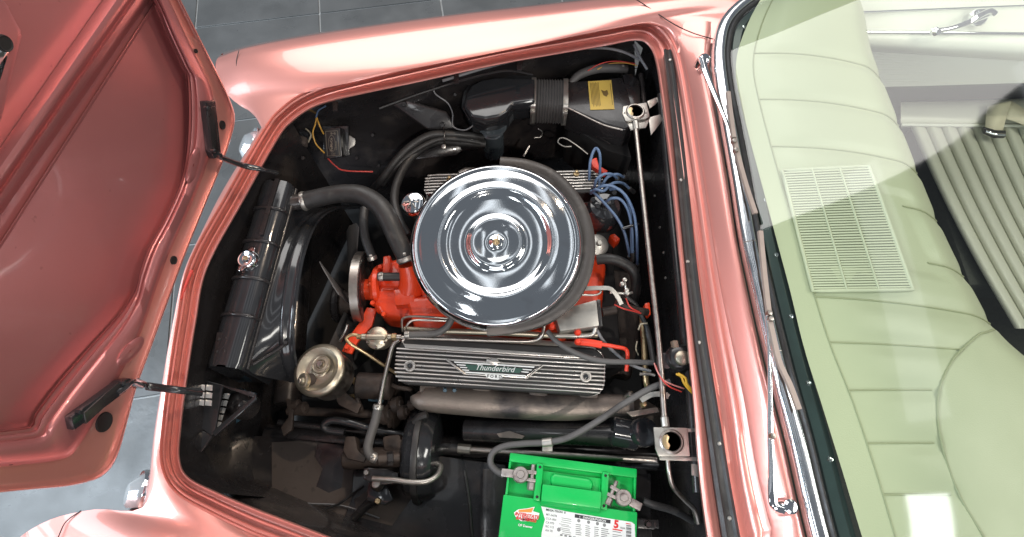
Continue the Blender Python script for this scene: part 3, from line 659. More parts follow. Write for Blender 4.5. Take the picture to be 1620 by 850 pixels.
for (x0, y0, x1, y1, w_) in ((718, 573, 846, 581, 2.0), (722, 577.2, 738, 578.2, 1.6), (727, 581.2, 740, 582, 1.6), (731, 585.4, 743, 586.2, 1.6), (826, 584.6, 842, 585.6, 1.6), (824, 588.4, 837, 589.2, 1.6), (735, 589.0, 832, 595, 2.2)):
    vpr('emblem_bar', [(x0, y0 - w_ / 2), (x1, y1 - w_ / 2), (x1 - 1.5, y1 + w_ / 2), (x0 + 1.5, y0 + w_ / 2)], .0071, .0012, white, eb)
for (x0, y0, x1, y1) in ((706, 568.5, 736, 593), (859, 578, 833, 599)):
    tube('emblem_edge', [vp(x0, y0, .008), vp(x1, y1, .008)], .0026, alu, eb, 8, 1)
vpr('enamel_strip', [(736, 576.8), (827, 583.2), (822, 590.6), (742, 585.8)], .0071, .0015, enamel, eb)
text('script_lettering', 'Thunderbird', vp(782, 587.0, .0089), vp(827, 583, 0) - vp(736, 577, 0), wv, .0190, white, eb, align='CENTER', shear=.35)
vpr('emblem_bird', [(769, 575), (770, 568), (776, 569), (779, 566.5), (787, 567), (789, 572), (796, 573.6), (787, 574.5), (788, 578), (776, 577.5), (775, 573)], .0075, .002, alu, eb, .0005)
bd = vpr('name_badge', [(767, 592), (797, 593.5), (794, 598.5), (788, 600.8), (777, 600.2), (770, 597.5)], .0085, .0018, white, eb)
text('name_lettering', 'F O R D', vp(782, 598.2, .0106), vp(827, 583, 0) - vp(736, 577, 0), wv, .0105, inkb, eb, align='CENTER', bold=.02)
# far valve cover, mostly behind the air cleaner
d0, d1 = P(678, 292, .70), P(948, 285, .70)
vc2, Q2, L2, W2, rc2, poly2, nv2, wv2, vu2 = valve_cover(d0, d1, -1, .10, .70, 'far', 8)
tag(vc2, 'far finned aluminium valve cover behind the air cleaner')
for k in range(7):
    b = -W2 / 2 + .012 + .0125 * k; d_ = max(0, abs(b) - (W2 / 2 - rc2)); e = L2 / 2 - rc2 + math.sqrt(max(0, rc2 * rc2 - d_ * d_))
    tube('fin', [Q2(-e, b, -.03), Q2(-e, b, -.006), Q2(-e + .01, b, .001), Q2(0, b, .0015), Q2(e - .01, b, .001), Q2(e, b, -.006), Q2(e, b, -.03)], .0029, alu, vc2, 8, 3)
lp = [p + nv2 * -.040 for p in poly2]; cc = sum(lp, V()) / len(lp); prism('base_flange', [cc + (p - cc) * 1.05 for p in lp], -nv2 * .02, alu, vc2, .004)
for x, y in ((711, 284), (912, 275)): lathe('bolt', [(0, .012), (.004, .011), (.006, .006), (.005, .004), (.009, .002), (.009, -.004)], P(x, y, .715), nv2, brass, vc2, 16)
prism('breather_hump', PL([(722, 270), (735, 263), (770, 262), (775, 275), (760, 286), (725, 280)], .69), (0, 0, -.05), alu, vc2, .012, 3)
oO = P(657, 327, .785)
oc = lathe('oil_filler_cap', [(0, .030), (.020, .0295), (.029, .026), (.0335, .018), (.034, .006), (.031, -.002), (.029, -.04), (.030, -.07)], oO, (-.15, -.1, 1), chrome, en, 32)
for k in range(6):
    t = 2 * math.pi * k / 6; tube('cap_flute', [oO + V((math.cos(t) * r_, math.sin(t) * r_, .031 - .002 * (r_ > .015))) + V((-.15, -.1, 0)) * .03 for r_ in (.006, .013, .022)], .0018, steel, oc, 6)

# exhaust manifold, cast, light and dark patches put into its colour
ex = thing('exhaust_manifold', 'brownish cast iron exhaust manifold below the near valve cover', 'manifold', P(810, 640, .60))
exc = PL([(664, 622), (672, 630), (720, 634), (780, 639), (840, 643), (900, 645), (950, 643), (1000, 642)], .62)
tube('log', exc, [.023, .033, .035, .035, .034, .033, .030, .026], iron, ex, 24, sec=[(math.cos(2 * math.pi * i / 24) * 1.05, math.sin(2 * math.pi * i / 24) * .95 + .12 * abs(math.cos(2 * math.pi * i / 24)) ** 3) for i in range(24)], up=(0, 0, 1))
for x in (676, 760, 850, 930):
    pp('runner', [(x - 12, 605), (x + 14, 606), (x + 18, 634), (x - 14, 632)], .645, .05, iron, ex, .008, 2)
for x in (704, 719, 848): cyl('stud', P(x, 611, .66), P(x, 618, .69), .005, bluepl, ex)
cyl('down_pipe', P(1000, 642, .61), P(1040, 664, .52), .03, iron, ex)

# orange pushrod gallery edge behind the cover and rods along it
tube('fuel_rail', PL([(640, 521, .765), (700, 524, .765), (800, 527, .765), (880, 531, .765), (945, 530, .765)]), .0075, gold, en, 12)
tube('vacuum_pipe', PL([(632, 534, .775), (720, 537, .775), (820, 540, .775), (848, 538, .775), (858, 530, .785), (861, 512, .79)]), .0048, steel, en, 10)
tube('choke_tube', PL([(637, 525, .77), (636, 508, .79), (642, 502, .795), (665, 501, .795), (718, 505, .79)]), .003, steel, en, 8, 4)
tube('choke_tube', PL([(641, 526, .77), (645, 513, .79), (656, 507, .795), (690, 507, .795), (716, 508, .79)]), .003, steel, en, 8, 4)
# ---------------------------------------------------------------- air cleaner
ac = thing('air_cleaner', 'large round chrome air cleaner on top of the engine', 'air cleaner', P(785, 388, .80))
aN = V((-.03, -.15, 1)).normalized(); aO = P(785, 384, .895); Ra = .2035
lid = lathe('lid', [(x * 1.05, y) for x, y in [(0, .006), (.010, .006), (.014, .002), (.022, .0005), (.030, .0015), (.044, .005), (.053, .0075), (.0575, .008), (.0615, .0068), (.0645, .0025), (.068, .0), (.074, -.001), (.090, .0005), (.106, .003), (.116, .0055), (.122, .009), (.127, .0125), (.131, .0138), (.136, .0132), (.141, .0115), (.150, .0105), (.164, .009), (.176, .007), (.184, .005), (.188, .006), (.1915, .005), (.195, .001), (.1995, -.006), (.2025, -.016), (.203, -.026), (.2025, -.034), (.196, -.037)]], aO, aN, lidchrome, ac, 128, 60)
lathe('drum', [(0, -.085), (.150, -.085), (.165, -.08), (.168, -.03), (.20, -.028), (.2005, -.035)], aO, aN, blackg, ac, 64)
wn = lathe('wing_nut', [(0, .012), (.004, .012), (.006, .008), (.009, .006), (.0115, .003), (.012, .001)], aO, aN, brass, ac, 20)
for s in (1, -1):
    a_ = V((.25 * s, .97 * s, 0)); b_ = V((0, 0, 1)); prism('wing', [aO + a_ * .004 + b_ * .006, aO + a_ * .012 + b_ * .010, aO + a_ * .014 + b_ * .018, aO + a_ * .008 + b_ * .018, aO + a_ * .002 + b_ * .011], (.0025, 0, 0), brass, wn, .0007)
se = thing('air_cleaner_seal', 'dark rubber seal curling off the edge of the chrome air cleaner', 'seal', P(930, 400, .87))
sp = PL([(791, 258, .885), (830, 262, .885), (868, 276, .885), (898, 302, .885), (919, 335, .885), (929, 370, .885), (930, 405, .88), (922, 440, .875), (903, 472, .868), (872, 498, .862), (835, 513, .858), (795, 521, .856), (770, 524, .855)])
tube('seal_strip', sp, [.0165] * 9 + [.0155, .0145, .013, .0115], rubar, se, sec=[(-1, -.55), (1, -.75), (1.1, -.2), (.7, .35), (.1, .62), (-.6, .6), (-1, .3)], up=(0, 0, 1), k=6)
# carburettor corner under it, choke box, throttle linkage
cb = thing('carburettor', 'bare metal carburettor box and throttle linkage beside the air cleaner', 'carburettor', P(905, 495, .75))
pp('float_box', [(876, 492), (944, 474), (948, 516), (886, 524)], .80, .05, zinc, cb, .004)
pp('box_side', [(944, 474), (950, 474), (953, 516), (948, 517)], .798, .05, black, cb, .001)
tube('linkage', PL([(920, 457, .84), (950, 456, .84), (967, 458, .84), (978, 472, .835), (983, 482, .83)]), .0052, zinc, cb, sec=[(-1, -.35), (1, -.35), (1, .35), (-1, .35)], up=(0, 0, 1), k=3)
tube('linkage_loop', PL([(915, 466, .835), (940, 467, .835), (950, 463, .835), (947, 457, .835), (938, 458, .835)]), .0028, zinc, cb, 8)
tube('linkage_rod', PL([(965, 463, .83), (990, 465, .825), (1000, 463, .82)]), .0035, zinc, cb, 8, 3)
for x, y in ((988, 444), (991, 460), (992, 465), (984, 450)): lathe('linkage_ball', [(0, .008), (.005, .006), (.006, 0), (.005, -.006), (0, -.008)], P(x, y, .83), (0, 0, 1), zinc, cb, 10)
cyl('linkage_pin', P(988, 444, .83), P(992, 466, .82), .003, zinc, cb, 10)
tube('throttle_rod', PL([(880, 531, .77), (912, 532, .775), (935, 530, .775), (941, 524, .78), (943, 516, .785)]), .0062, zinc, cb, 10)
kr = thing('kickdown_rod', 'bright red jointed throttle rod above the valve cover end', 'rod', P(960, 545, .74))
tube('rod', PL([(914, 541, .775), (945, 544, .775), (975, 549, .775), (990, 553, .77), (993, 565, .765), (991, 587, .75)]), .0052, redp, kr, 10, 4)
for x, y in ((914, 526), (914, 541), (871, 510), (873, 517)): lathe('joint', [(0, .010), (.006, .008), (.009, 0), (.006, -.008), (0, -.010)], P(x, y, .782), (0, 0, 1), redp, kr, 12)
tube('clevis', PL([(916, 541, .776), (935, 543, .776), (952, 546, .776)]), .0085, redp, kr, sec=[(-1, -.4), (1, -.4), (1, .4), (-1, .4)], up=(0, 0, 1), k=2)

# ---------------------------------------------------------------- hoses
def hose(label, pts, r, mat, cl=(), cat_='hose', name='hose', clm=zinc, n=14):
    pts3 = PL(pts); t = thing(name, label, cat_, pts3[len(pts3) // 2])
    tube('hose_body' if name == 'hose' else name + '_run', pts3, r, mat, t, n)
    path = cat(pts3, 6)
    for f in cl:
        i = min(len(path) - 2, max(1, int(f * (len(path) - 1)))); rr = r if not isinstance(r, list) else r[0]
        c_ = clamp('hose_clamp', path[i], path[i + 1] - path[i - 1], rr * 1.06, clm, t, .011); 
        hexbolt('clamp_screw', path[i] + V((0, 0, rr * 1.12)), (1, .2, 0), .0042, clm, c_)
    return t
hose('thick black upper hose from the radiator to the orange thermostat housing', [(478, 319, .79), (500, 314, .795), (535, 307, .81), (570, 308, .82), (598, 324, .82), (615, 348, .815), (627, 375, .80), (640, 402, .785), (645, 414, .775)], [.0245, .0245, .024, .025, .026, .026, .0255, .0245, .0245], rubber, (.04, .95), n=22)
hose('short vertical bypass hose dropping to the water pump', [(577, 330, .72), (575, 352, .72), (578, 378, .715), (586, 400, .71), (590, 412, .70)], .0125, rubber, (.92,))
hose('stubby black hose across the orange water pump', [(598, 438, .735), (615, 438, .735), (635, 438, .735), (652, 437, .735)], .0115, rubber, (.12,))
hose('upper heater hose clipped to the far inner apron', [(765, 218, .70), (735, 214, .72), (700, 212, .73), (675, 216, .73), (645, 235, .72), (620, 262, .70), (604, 284, .66), (590, 300, .60)], .0115, rubber)
hose('slim middle heater hose between the two thick heater hoses', [(760, 226, .70), (720, 220, .72), (690, 222, .72), (655, 240, .71), (625, 266, .69), (605, 292, .62)], .0085, rubber)
hose('lower heater hose bending down behind the oil filler cap', [(768, 228, .69), (735, 226, .70), (700, 224, .70), (672, 232, .70), (645, 256, .70), (628, 290, .71), (624, 320, .72), (632, 350, .72), (645, 372, .71)], .0125, rubber)
hk = thing('hose_clip', 'slim wire clip holding the heater hoses to the apron', 'clip', P(702, 215, .74)); tube('clip_wire', PL([(702, 202, .742), (703, 214, .752), (703, 228, .722), (702, 236, .70)]), .0016, steel, hk, 6); lathe('clip_knob', [(0, .004), (.007, .002), (.003, -.006), (0, -.008)], P(702, 232, .715), (0, -.6, 1), steel, hk, 10)
hose('rubber vacuum hose leaving the brass fuel filter for the carburettor', [(640, 530, .785), (665, 529, .785), (690, 527, .785), (706, 518, .79), (716, 503, .80)], .0085, rubg, (.03,))
hose('black hose draped from the air cleaner across the valve cover end', [(866, 524, .80), (880, 540, .80), (905, 556, .795), (932, 567, .79), (960, 572, .79), (1000, 573, .79), (1034, 574, .79)], [.0062, .0066, .007, .007, .007, .0068, .0065], rubg)
hose('thin grey hose passing behind the black draped hose', [(944, 522, .78), (955, 540, .76), (975, 560, .74), (1000, 578, .74), (1030, 588, .75)], .004, wire['grey'])
hose('curved black hose behind the air cleaner near the firewall', [(945, 411, .74), (965, 410, .75), (985, 416, .75), (1002, 430, .74), (1006, 455, .70), (1000, 480, .64)], .014, rubber)
hose('brake vacuum pipe and rubber elbow down to the booster valve', [(632, 537, .775), (622, 545, .765), (615, 570, .74), (608, 600, .71), (602, 632, .685), (599, 645, .68)], .0055, steel)
hose('rubber elbow hose feeding the brake booster check valve', [(599, 640, .68), (594, 665, .67), (586, 690, .66), (582, 708, .655), (586, 720, .65), (597, 727, .645)], .0118, rubg, (.05, .93))
tb = hose('copper coloured fuel line curling out of the brass filter', [(568, 531, .775), (556, 530, .775), (548, 536, .77), (556, 545, .765), (580, 560, .74), (610, 580, .70), (635, 596, .66)], .0042, brass, name='pipe', cat_='pipe')

# brass fuel filter
ff = thing('fuel_filter', 'round brass fuel filter with fittings beside the finned cover', 'fuel filter', P(597, 535, .76))
fO = P(597, 535, .775); fa_ = V((-.1, -.15, 1)).normalized()
lathe('bowl', [(0, .012), (.015, .011), (.022, .007), (.027, .004), (.0285, 0), (.028, -.008), (.024, -.012), (.023, -.045), (0, -.05)], fO, fa_, gold, ff, 32)
box('cast_bridge', fO + fa_ * .010, (.050, 0, 0), (0, .013, 0), (0, 0, .012), gold, ff, .004)
for k in range(6):
    t = k * math.pi / 3 + .5; hexbolt('bolt', fO + V((math.cos(t) * .025, math.sin(t) * .025, .004)), fa_, .0036, steel, ff)
for a, b, r, m in ((-.026, -.038, .008, gold), (-.038, -.050, .0065, brass), (.026, .036, .0075, gold), (.036, .048, .0095, brass), (.048, .060, .006, steel)):
    cyl('fitting', fO + V((a, .002, .004)), fO + V((b, .002, .004)), r, m, ff, 6 if m is brass else 14)

# power steering reservoir
ps = thing('power_steering_reservoir', 'round tarnished gold power steering reservoir with a bolted lid', 'reservoir', P(510, 590, .66))
pO = P(506, 586, .715); pN = V((-.20, .03, 1)).normalized()
lathe('can', [(0, -.075), (.05, -.075), (.062, -.065), (.0635, -.008), (.0635, 0), (0, 0)], pO, pN, steel, ps, 48)
ld = lathe('lid', [(0, .006), (.016, .006), (.019, .005), (.021, .002), (.036, .001), (.040, .003), (.052, .012), (.056, .013), (.061, .010), (.067, .006), (.0685, .002), (.067, -.004), (.0635, -.006)], pO, pN, gold, ps, 64, 45)
u_, v_, _ = frame(pN)
q = P(508, 577, .725)
lathe('lid_ring', [(.010, .0), (.0125, .003), (.0145, .003), (.016, .001), (.020, .001), (.022, .003), (.0235, .001), (.024, -.003)], q, pN, gold, ld, 32)
hexbolt('lid_nut', q + pN * .004, pN, .0082, steel, ld)
q = P(480, 603, .725)
fc = cyl('filler_spout', P(500, 600, .70), q, .017, rust, ps, 24)
lathe('filler_cap', [(0, .009), (.008, .009), (.0095, .004), (.017, .005), (.0195, .003), (.020, -.004), (.018, -.008)], q, V((-.55, -.12, .8)), gold, ps, 32)
hexbolt('filler_bolt', q + V((-.55, -.12, .8)).normalized() * .008, V((-.55, -.12, .8)), .0065, steel, fc)
# rusty pump, shaft and brackets below
pb = thing('steering_pump', 'rusty steering pump, shaft and brackets under the reservoir', 'pump', P(520, 640, .50))
cyl('pump_body', P(565, 610, .60), P(620, 612, .60), .035, rust, pb, 24)
cyl('shaft', P(455, 650, .52), P(590, 655, .55), .012, rust, pb); cyl('shaft', P(440, 668, .50), P(640, 690, .50), .009, black, pb)
pp('bracket', [(452, 630), (466, 632), (462, 680), (448, 690), (444, 676), (456, 660)], .54, .012, rust, pb)
pp('bracket', [(520, 600), (538, 596), (545, 620), (572, 640), (565, 655), (535, 640)], .60, .02, rust, pb)
pp('bracket', [(570, 590), (600, 596), (606, 612), (580, 612)], .62, .03, rust, pb)
for x, y, r in ((480, 646, .017), (470, 640, .013), (566, 602, .010), (575, 610, .010), (560, 630, .012), (640, 652, .02), (655, 640, .016), (630, 640, .022), (612, 656, .026)): lathe('nut', [(0, .012), (r * .5, .012), (r * .55, .008), (r, .006), (r, -.012), (0, -.014)], P(x, y, .575), (1, .1, .4), rust if r > .012 else brass, pb, 14)
tube('pressure_line', PL([(640, 688, .55), (600, 682, .56), (550, 668, .58), (525, 665, .58), (513, 672, .575), (518, 680, .57), (545, 684, .57)]), .010, blackg, pb, 12)
tube('return_line', PL([(566, 612, .62), (565, 630, .60), (572, 648, .58), (566, 652, .57)]), .006, rust, pb, 10)
pp('blue_tag', [(585, 618), (608, 622), (606, 638), (582, 634)], .56, .004, bluepl, pb, .001)
tube('dipstick_tube', PL([(538, 540, .70), (546, 525, .72), (550, 514, .73)]), .004, steel, pb, 8)
tube('wiring_loom', PL([(610, 600, .60), (625, 612, .60), (648, 616, .60), (654, 622, .58)]), .006, rust, pb, 8)
cyl('idler', P(648, 652, .53), P(668, 655, .53), .032, rust, pb, 24)
cyl('tie_rod', P(470, 700, .42), P(690, 640, .42), .012, rust, pb)

# ---------------------------------------------------------------- brake booster
bb = thing('brake_booster', 'black two-shell brake booster drum with valve block and pipes', 'brake booster', P(665, 715, .55))
bO = P(668, 718, .53); bX = V((1, -.04, .02)).normalized(); br_ = .118
lathe('front_shell', [(0, -.052), (.035, -.052), (.075, -.046), (.106, -.034), (br_ * .97, -.022), (br_, -.012), (br_ * 1.03, -.008), (br_ * 1.03, -.005)], bO, bX, blackg, bb, 64)
lathe('rear_shell', [(br_ * 1.03, .006), (br_ * 1.0, .010), (br_ * .98, .022), (.102, .040), (.066, .050), (0, .054)], bO, bX, blackg, bb, 64)
lathe('clamp_band', [(br_ * 1.0, -.008), (br_ * 1.075, -.007), (br_ * 1.09, 0), (br_ * 1.075, .008), (br_ * 1.0, .009)], bO, bX, rubber, bb, 64)
tube('clamp_lug', PL([(655, 668, .625), (664, 660, .635), (676, 656, .64)]), .010, rubber, bb, 8)
mc = cyl('master_cylinder', P(545, 727, .56), P(640, 722, .58), .026, rust, bb, 24)
cyl('valve_port', P(597, 727, .645), P(632, 724, .63), .013, rust, bb, 16); cyl('port_collar', P(612, 726, .64), P(622, 725, .636), .017, black, bb, 6)
pp('casting', [(546, 690), (562, 690), (566, 712), (580, 724), (575, 732), (548, 726), (542, 712)], .60, .05, rust, bb, .006)
pp('casting', [(604, 690), (632, 686), (640, 712), (620, 722), (606, 712)], .60, .05, rust, bb, .01)
vb = pp('valve_block', [(575, 741), (584, 740), (612, 742), (630, 748), (630, 764), (600, 768), (574, 758)], .60, .03, black, bb, .004)
pp('valve_block', [(582, 764), (612, 768), (622, 790), (608, 800), (580, 792)], .57, .03, blackg, bb, .004)
lathe('block_plug', [(0, .014), (.010, .012), (.014, .006), (.017, .0), (.017, -.01)], P(596, 766, .59), (0, 0, 1), steel, vb, 20)
hexbolt('bolt', P(580, 748, .602), (0, 0, 1), .008, steel, vb); hexbolt('bolt', P(598, 793, .573), (0, 0, 1), .008, brass, vb)
tube('crossover_pipe', PL([(590, 757, .61), (620, 759, .622), (650, 763, .632), (675, 762, .632), (692, 752, .62), (697, 738, .60), (688, 732, .59)]), .0068, zinc, bb, 12)
cyl('pipe_boss', P(680, 735, .585), P(690, 733, .588), .011, black, bb)
tube('mount_bracket', PL([(560, 820, .52), (580, 800, .53), (600, 790, .54)]), .012, black, bb, 8)

# rod and clip behind the battery, dark shield pipes
rd = thing('column_shaft', 'black steering column tube running beside the green battery', 'steering column', P(880, 695, .55))
cyl('column_tube', P(735, 680, .54), P(1000, 690, .62), .030, black, rd, 24)
cyl('lower_rod', P(728, 710, .53), P(1040, 728, .60), .010, steel, rd, 12); cyl('rod_tip', P(724, 709, .532), P(745, 711, .534), .013, zinc, rd, 10)
cyl('column_collar', P(968, 682, .66), P(1010, 690, .66), .036, blackg, rd, 24); lathe('column_disc', [(0, .006), (.025, .005), (.033, .002), (.035, -.004), (.035, -.02)], P(1022, 684, .70), (.35, -.1, 1), blackg, rd, 32)
pp('heat_shield', [(786, 686), (806, 682), (830, 690), (826, 694), (790, 692)], .60, .004, iron, rd, 0); pp('heat_shield', [(958, 690), (985, 704), (990, 712), (962, 700)], .62, .004, iron, rd, 0)

# ---------------------------------------------------------------- battery
ba = thing('battery', 'bright green car battery with white printed label and lead terminals', 'battery', P(905, 800, .55))
zb = .745
BA, BB = P(807, 716, zb), P(1008, 742, zb); bu = (BB - BA).normalized(); bv = V((-bu.y, bu.x, 0)); BW = (BB - BA).length; BD = .23
def B_(a, b, h=0): return BA + bu * a * BW - bv * b + V((0, 0, h))      # a 0..1 along, b metres towards the near edge
def bslab(name, a0, a1, b0, b1, h, d, mat=green, par=None, bev=.003): return prism(name, [B_(a0, b0, h), B_(a1, b0, h), B_(a1, b1, h), B_(a0, b1, h)], (0, 0, -d), mat, par or ba, bev)
def bfit(x, y, z=zb):
    q = P(x, y, z) - BA; return q.dot(bu) / BW, -q.dot(bv)
bslab('case', .0, 1.0, 0, BD, -.016, .19, bev=.005)
bslab('rear_rail', .0, 1.0, 0, .020, .0, .03)
fl_ = bslab('front_cover', -.012, 1.012, .092, BD + .004, .002, .03, bev=.003)
bslab('end_wall', .0, .02, .018, .094, -.002, .02); bslab('end_wall', .98, 1.0, .018, .094, -.002, .02)
for a in (.245, .755): 
    bslab('handle_rail', a - .026, a + .026, .016, .096, .006, .03)
    for b in (.024, .088): lathe('rail_pin', [(0, .0006), (.0032, .0006), (.004, -.002)], B_(a, b, .006), (0, 0, 1), gap, ba, 10)
bslab('handle_well', .27, .73, .03, .10, -.006, .02)
hn = bslab('carry_handle', .275, .725, .060, .096, .020, .012, bev=.004)
prism('handle_lip', [B_(.275, .094, .020), B_(.725, .094, .020), B_(.725, .104, .006), B_(.275, .104, .006)], (0, 0, -.006), green, hn, .002)
prism('handle_dome', [B_(.33, .040, .004), B_(.36, .032, .004), B_(.64, .034, .004), B_(.67, .042, .004), B_(.66, .062, .006), B_(.34, .062, .006)], (0, 0, -.02), green, ba, .008, 3)
for a, b, s in ((.10, .046, -1), (.90, .066, 1)):
    o_ = B_(a, b, -.012)
    tm = thing('battery_clamp', ('lead clamp on the battery post near the brake booster' if s < 0 else 'lead clamp on the battery post near the cowl'), 'clamp', o_, 'lead battery clamps')
    lathe('post', [(0, .028), (.008, .028), (.0092, .026), (.0098, -.006)], o_, (0, 0, 1), lead, tm, 24)
    lathe('ring', [(.010, .024), (.0165, .024), (.0185, .020), (.0185, .004), (.016, .0), (.010, 0)], o_, (0, 0, 1), lead, tm, 28)
    d_ = (bu * .95 * s - bv * .35).normalized() if s > 0 else (bu * -.98 + bv * .0).normalized(); e_ = V((-d_.y, d_.x, 0))
    prism('cable_neck', [o_ + d_ * .015 + e_ * .009 + V((0, 0, .019)), o_ + d_ * .044 + e_ * .009 + V((0, 0, .016)), o_ + d_ * .044 - e_ * .009 + V((0, 0, .016)), o_ + d_ * .015 - e_ * .009 + V((0, 0, .019))], (0, 0, -.014), lead, tm, .003)
    for f in (-1, 1): prism('jaw', [o_ - d_ * .014 + e_ * (.008 * f - .004) + V((0, 0, .02)), o_ - d_ * .036 + e_ * (.009 * f - .004) + V((0, 0, .02)), o_ - d_ * .036 + e_ * (.009 * f + .004) + V((0, 0, .02)), o_ - d_ * .014 + e_ * (.008 * f + .004) + V((0, 0, .02))], (0, 0, -.014), lead, tm, .002)
    cyl('clamp_bolt', o_ - d_ * .027 - e_ * .026 + V((0, 0, .014)), o_ - d_ * .027 + e_ * .026 + V((0, 0, .014)), .0045, lead, tm, 12); hexbolt('clamp_nut', o_ - d_ * .027 - e_ * .022 * s + V((0, 0, .014)), e_, .009, lead, tm)
# label print on the cover
zl = .0026
def bp(x, y): a, b = bfit(x, y, zb + .002); return B_(a, b, zl)
lb = prism('label', [bp(856, 801), bp(900, 810), bp(960, 820), bp(999, 826), bp(1004, 830), bp(1006, 880), bp(930, 866), bp(856, 851), bp(857, 842), bp(862, 822)], (0, 0, .0004), white, fl_, 0)
lu = (bp(1000, 826) - bp(856, 802)).normalized(); lv = V((-lu.y, lu.x, 0)); pxm = (bp(1000, 826) - bp(856, 802)).length / 146
def lt(s, x, y, sz, mat, bold=0, align='LEFT'): return text('print', s, bp(x, y) + V((0, 0, .0006)), lu, lv, sz * pxm, mat, lb, align=align, bold=bold, ext=.0003)
def lr(x, y, w_, h_, mat): 
    a = bp(x, y) + V((0, 0, .0005)); prism('print', [a, a + lu * w_ * pxm, a + lu * w_ * pxm - lv * h_ * pxm, a - lv * h_ * pxm], (0, 0, .0003), mat, lb, 0)
lt('MEGA-TRON  II', 863.5, 808, 4.6, inkb, .02)
for i, s in enumerate(('MT-34/78', 'CCA 800', 'CA 970', 'RC 115', 'AH 70')): lt(s, 863.5 - .3 * i, 815.5 + 6.2 * i, 4.4, inkg, .015)
lr(909.5, 813.5, 57, 5.2, inkb); lt('DANGER/POISON', 922, 820.2, 4.6, white, .02); lt('!', 916.5, 819.2, 4.2, white, .03)
for c_, x0 in enumerate((910.5, 926, 940, 951)):
    lathe('print', [(0, .0003), (2.6 * pxm, .0003), (2.6 * pxm, 0)], bp(x0 + 5, 824 + 2.3 * c_) + V((0, 0, .0005)), (0, 0, 1), inkg, lb, 12)
    for k in range(6): lr(x0, 829 + 2.2 * c_ + k * 3.1, (11, 9.5, 8, 13)[c_] * random.uniform(.7, 1), 1.1, inkg)
for k in range(9): lr(889 - random.uniform(0, 6) + (k > 5) * 3, 819 + k * 3.1, 16 if k < 6 else 14, .8, inkg)
for k in range(12): lr(886 + k * 7, 845 + k * 1.2, 4, 2.4, inkg)
lathe('print', [(2.0 * pxm, .0003), (3.2 * pxm, .0003), (3.2 * pxm, 0)], bp(884, 838) + V((0, 0, .0004)), (0, 0, 1), inkg, lb, 6)
lt('5', 970.5, 834.5, 15.5, inkr, .05); lt('YEAR', 980.5, 836.2, 3.6, inkg, .02); lr(969, 836.2, 15.5, 1.8, inkr); lr(969, 840, 13, 1.0, inkg); lr(969, 845, 15, .8, inkg); lr(969, 848, 15, .8, inkg)
lr(990, 827.5, 8, 1.2, inkr)
for k in range(14): lr(990.5, 830.5 + k * 1.9, 8, (.9, .5, 1.2)[k % 3], inkb)
# brand flash
fz = V((0, 0, .0004))
prism('brand_flash', [p + fz for p in (bp(813, 811), bp(820, 806), bp(834, 804.5), bp(846, 802), bp(843, 809), bp(853.5, 812), bp(851, 822), bp(838, 824.5), bp(824, 824.8), bp(817, 819), bp(815, 817))], (0, 0, .0004), white, fl_, 0)
prism('brand_flash', [p + fz * 2.6 for p in (bp(821, 807), bp(834, 805.5), bp(844, 803.5), bp(841, 811), bp(820, 810))], (0, 0, .0003), inko, fl_, 0)
prism('brand_flash', [p + fz * 2.6 for p in (bp(824, 820.4), bp(850, 820.9), bp(838, 824.2), bp(826, 824))], (0, 0, .0003), inkb, fl_, 0)
for s, x, y, z_ in (('INTERSTATE', 814.2, 815.0, 6.9), ('BATTERIES', 815.8, 821.4, 6.9)):
    text('brand_lettering', s, bp(x, y) + fz * 4, lu, lv, z_ * pxm, inkr, fl_, bold=.03, shear=.2)
text('dealer_lettering', 'OF Denver', bp(819.5, 832.2) + fz * 3, lu, lv, 5.0 * pxm, white, fl_, bold=.03)
# tray bracket beside it
tr = thing('battery_bracket', 'small dark bolted bracket beside the green battery', 'bracket', P(1028, 825, .62)); pp('plate', [(1008, 820), (1036, 822), (1036, 838), (1008, 836)], .66, .01, black, tr); hexbolt('bolt', P(1025, 830, .663), (0, 0, 1), .008, black, tr); box('stay', P(1022, 829, .55), (.02, 0, 0), (0, .02, 0), (0, 0, .2), black, tr)
wtray = thing('battery_tray', 'dark battery tray wall behind the battery', 'tray', P(770, 790, .5)); pp('tray_wall', [(764, 742), (806, 742), (800, 900), (760, 900)], .56, .05, black, wtray); pp('tray_base', [(780, 740), (1030, 750), (1030, 900), (780, 900)], .54, .03, black, wtray); cyl('tray_leg', P(850, 800, .52), P(850, 800, .22), .03, black, wtray); tube('edge_wire', PL([(735, 745, .58), (742, 790, .575), (747, 850, .57)]), .004, rubber, wtray, 8)
# battery cables
hose('thick grey battery cable looping from the near lead clamp to the firewall', [(797, 752, .738), (784, 744, .738), (776, 732, .74), (780, 716, .745), (798, 706, .75), (830, 702, .76), (865, 700, .77), (900, 692, .785), (940, 670, .80), (985, 640, .82), (1030, 614, .835), (1060, 604, .84)], .0075, rubg, name='cable', cat_='cable')
hk2 = thing('cable_clip', 'flat metal clip round the grey battery cable', 'clip', P(866, 702, .77)); cyl('clip_band', P(858, 701, .767), P(874, 699, .773), .0105, zinc, hk2, 16); pp('clip_tab', [(858, 702), (874, 702), (874, 714), (858, 714)], .766, .003, zinc, hk2, .001)
hose('dark battery cable running from the lead clamp to the cowl side', [(1018, 793, .735), (1034, 799, .735), (1060, 806, .72), (1082, 816, .70), (1105, 830, .67)], .0085, rubber, name='cable', cat_='cable')

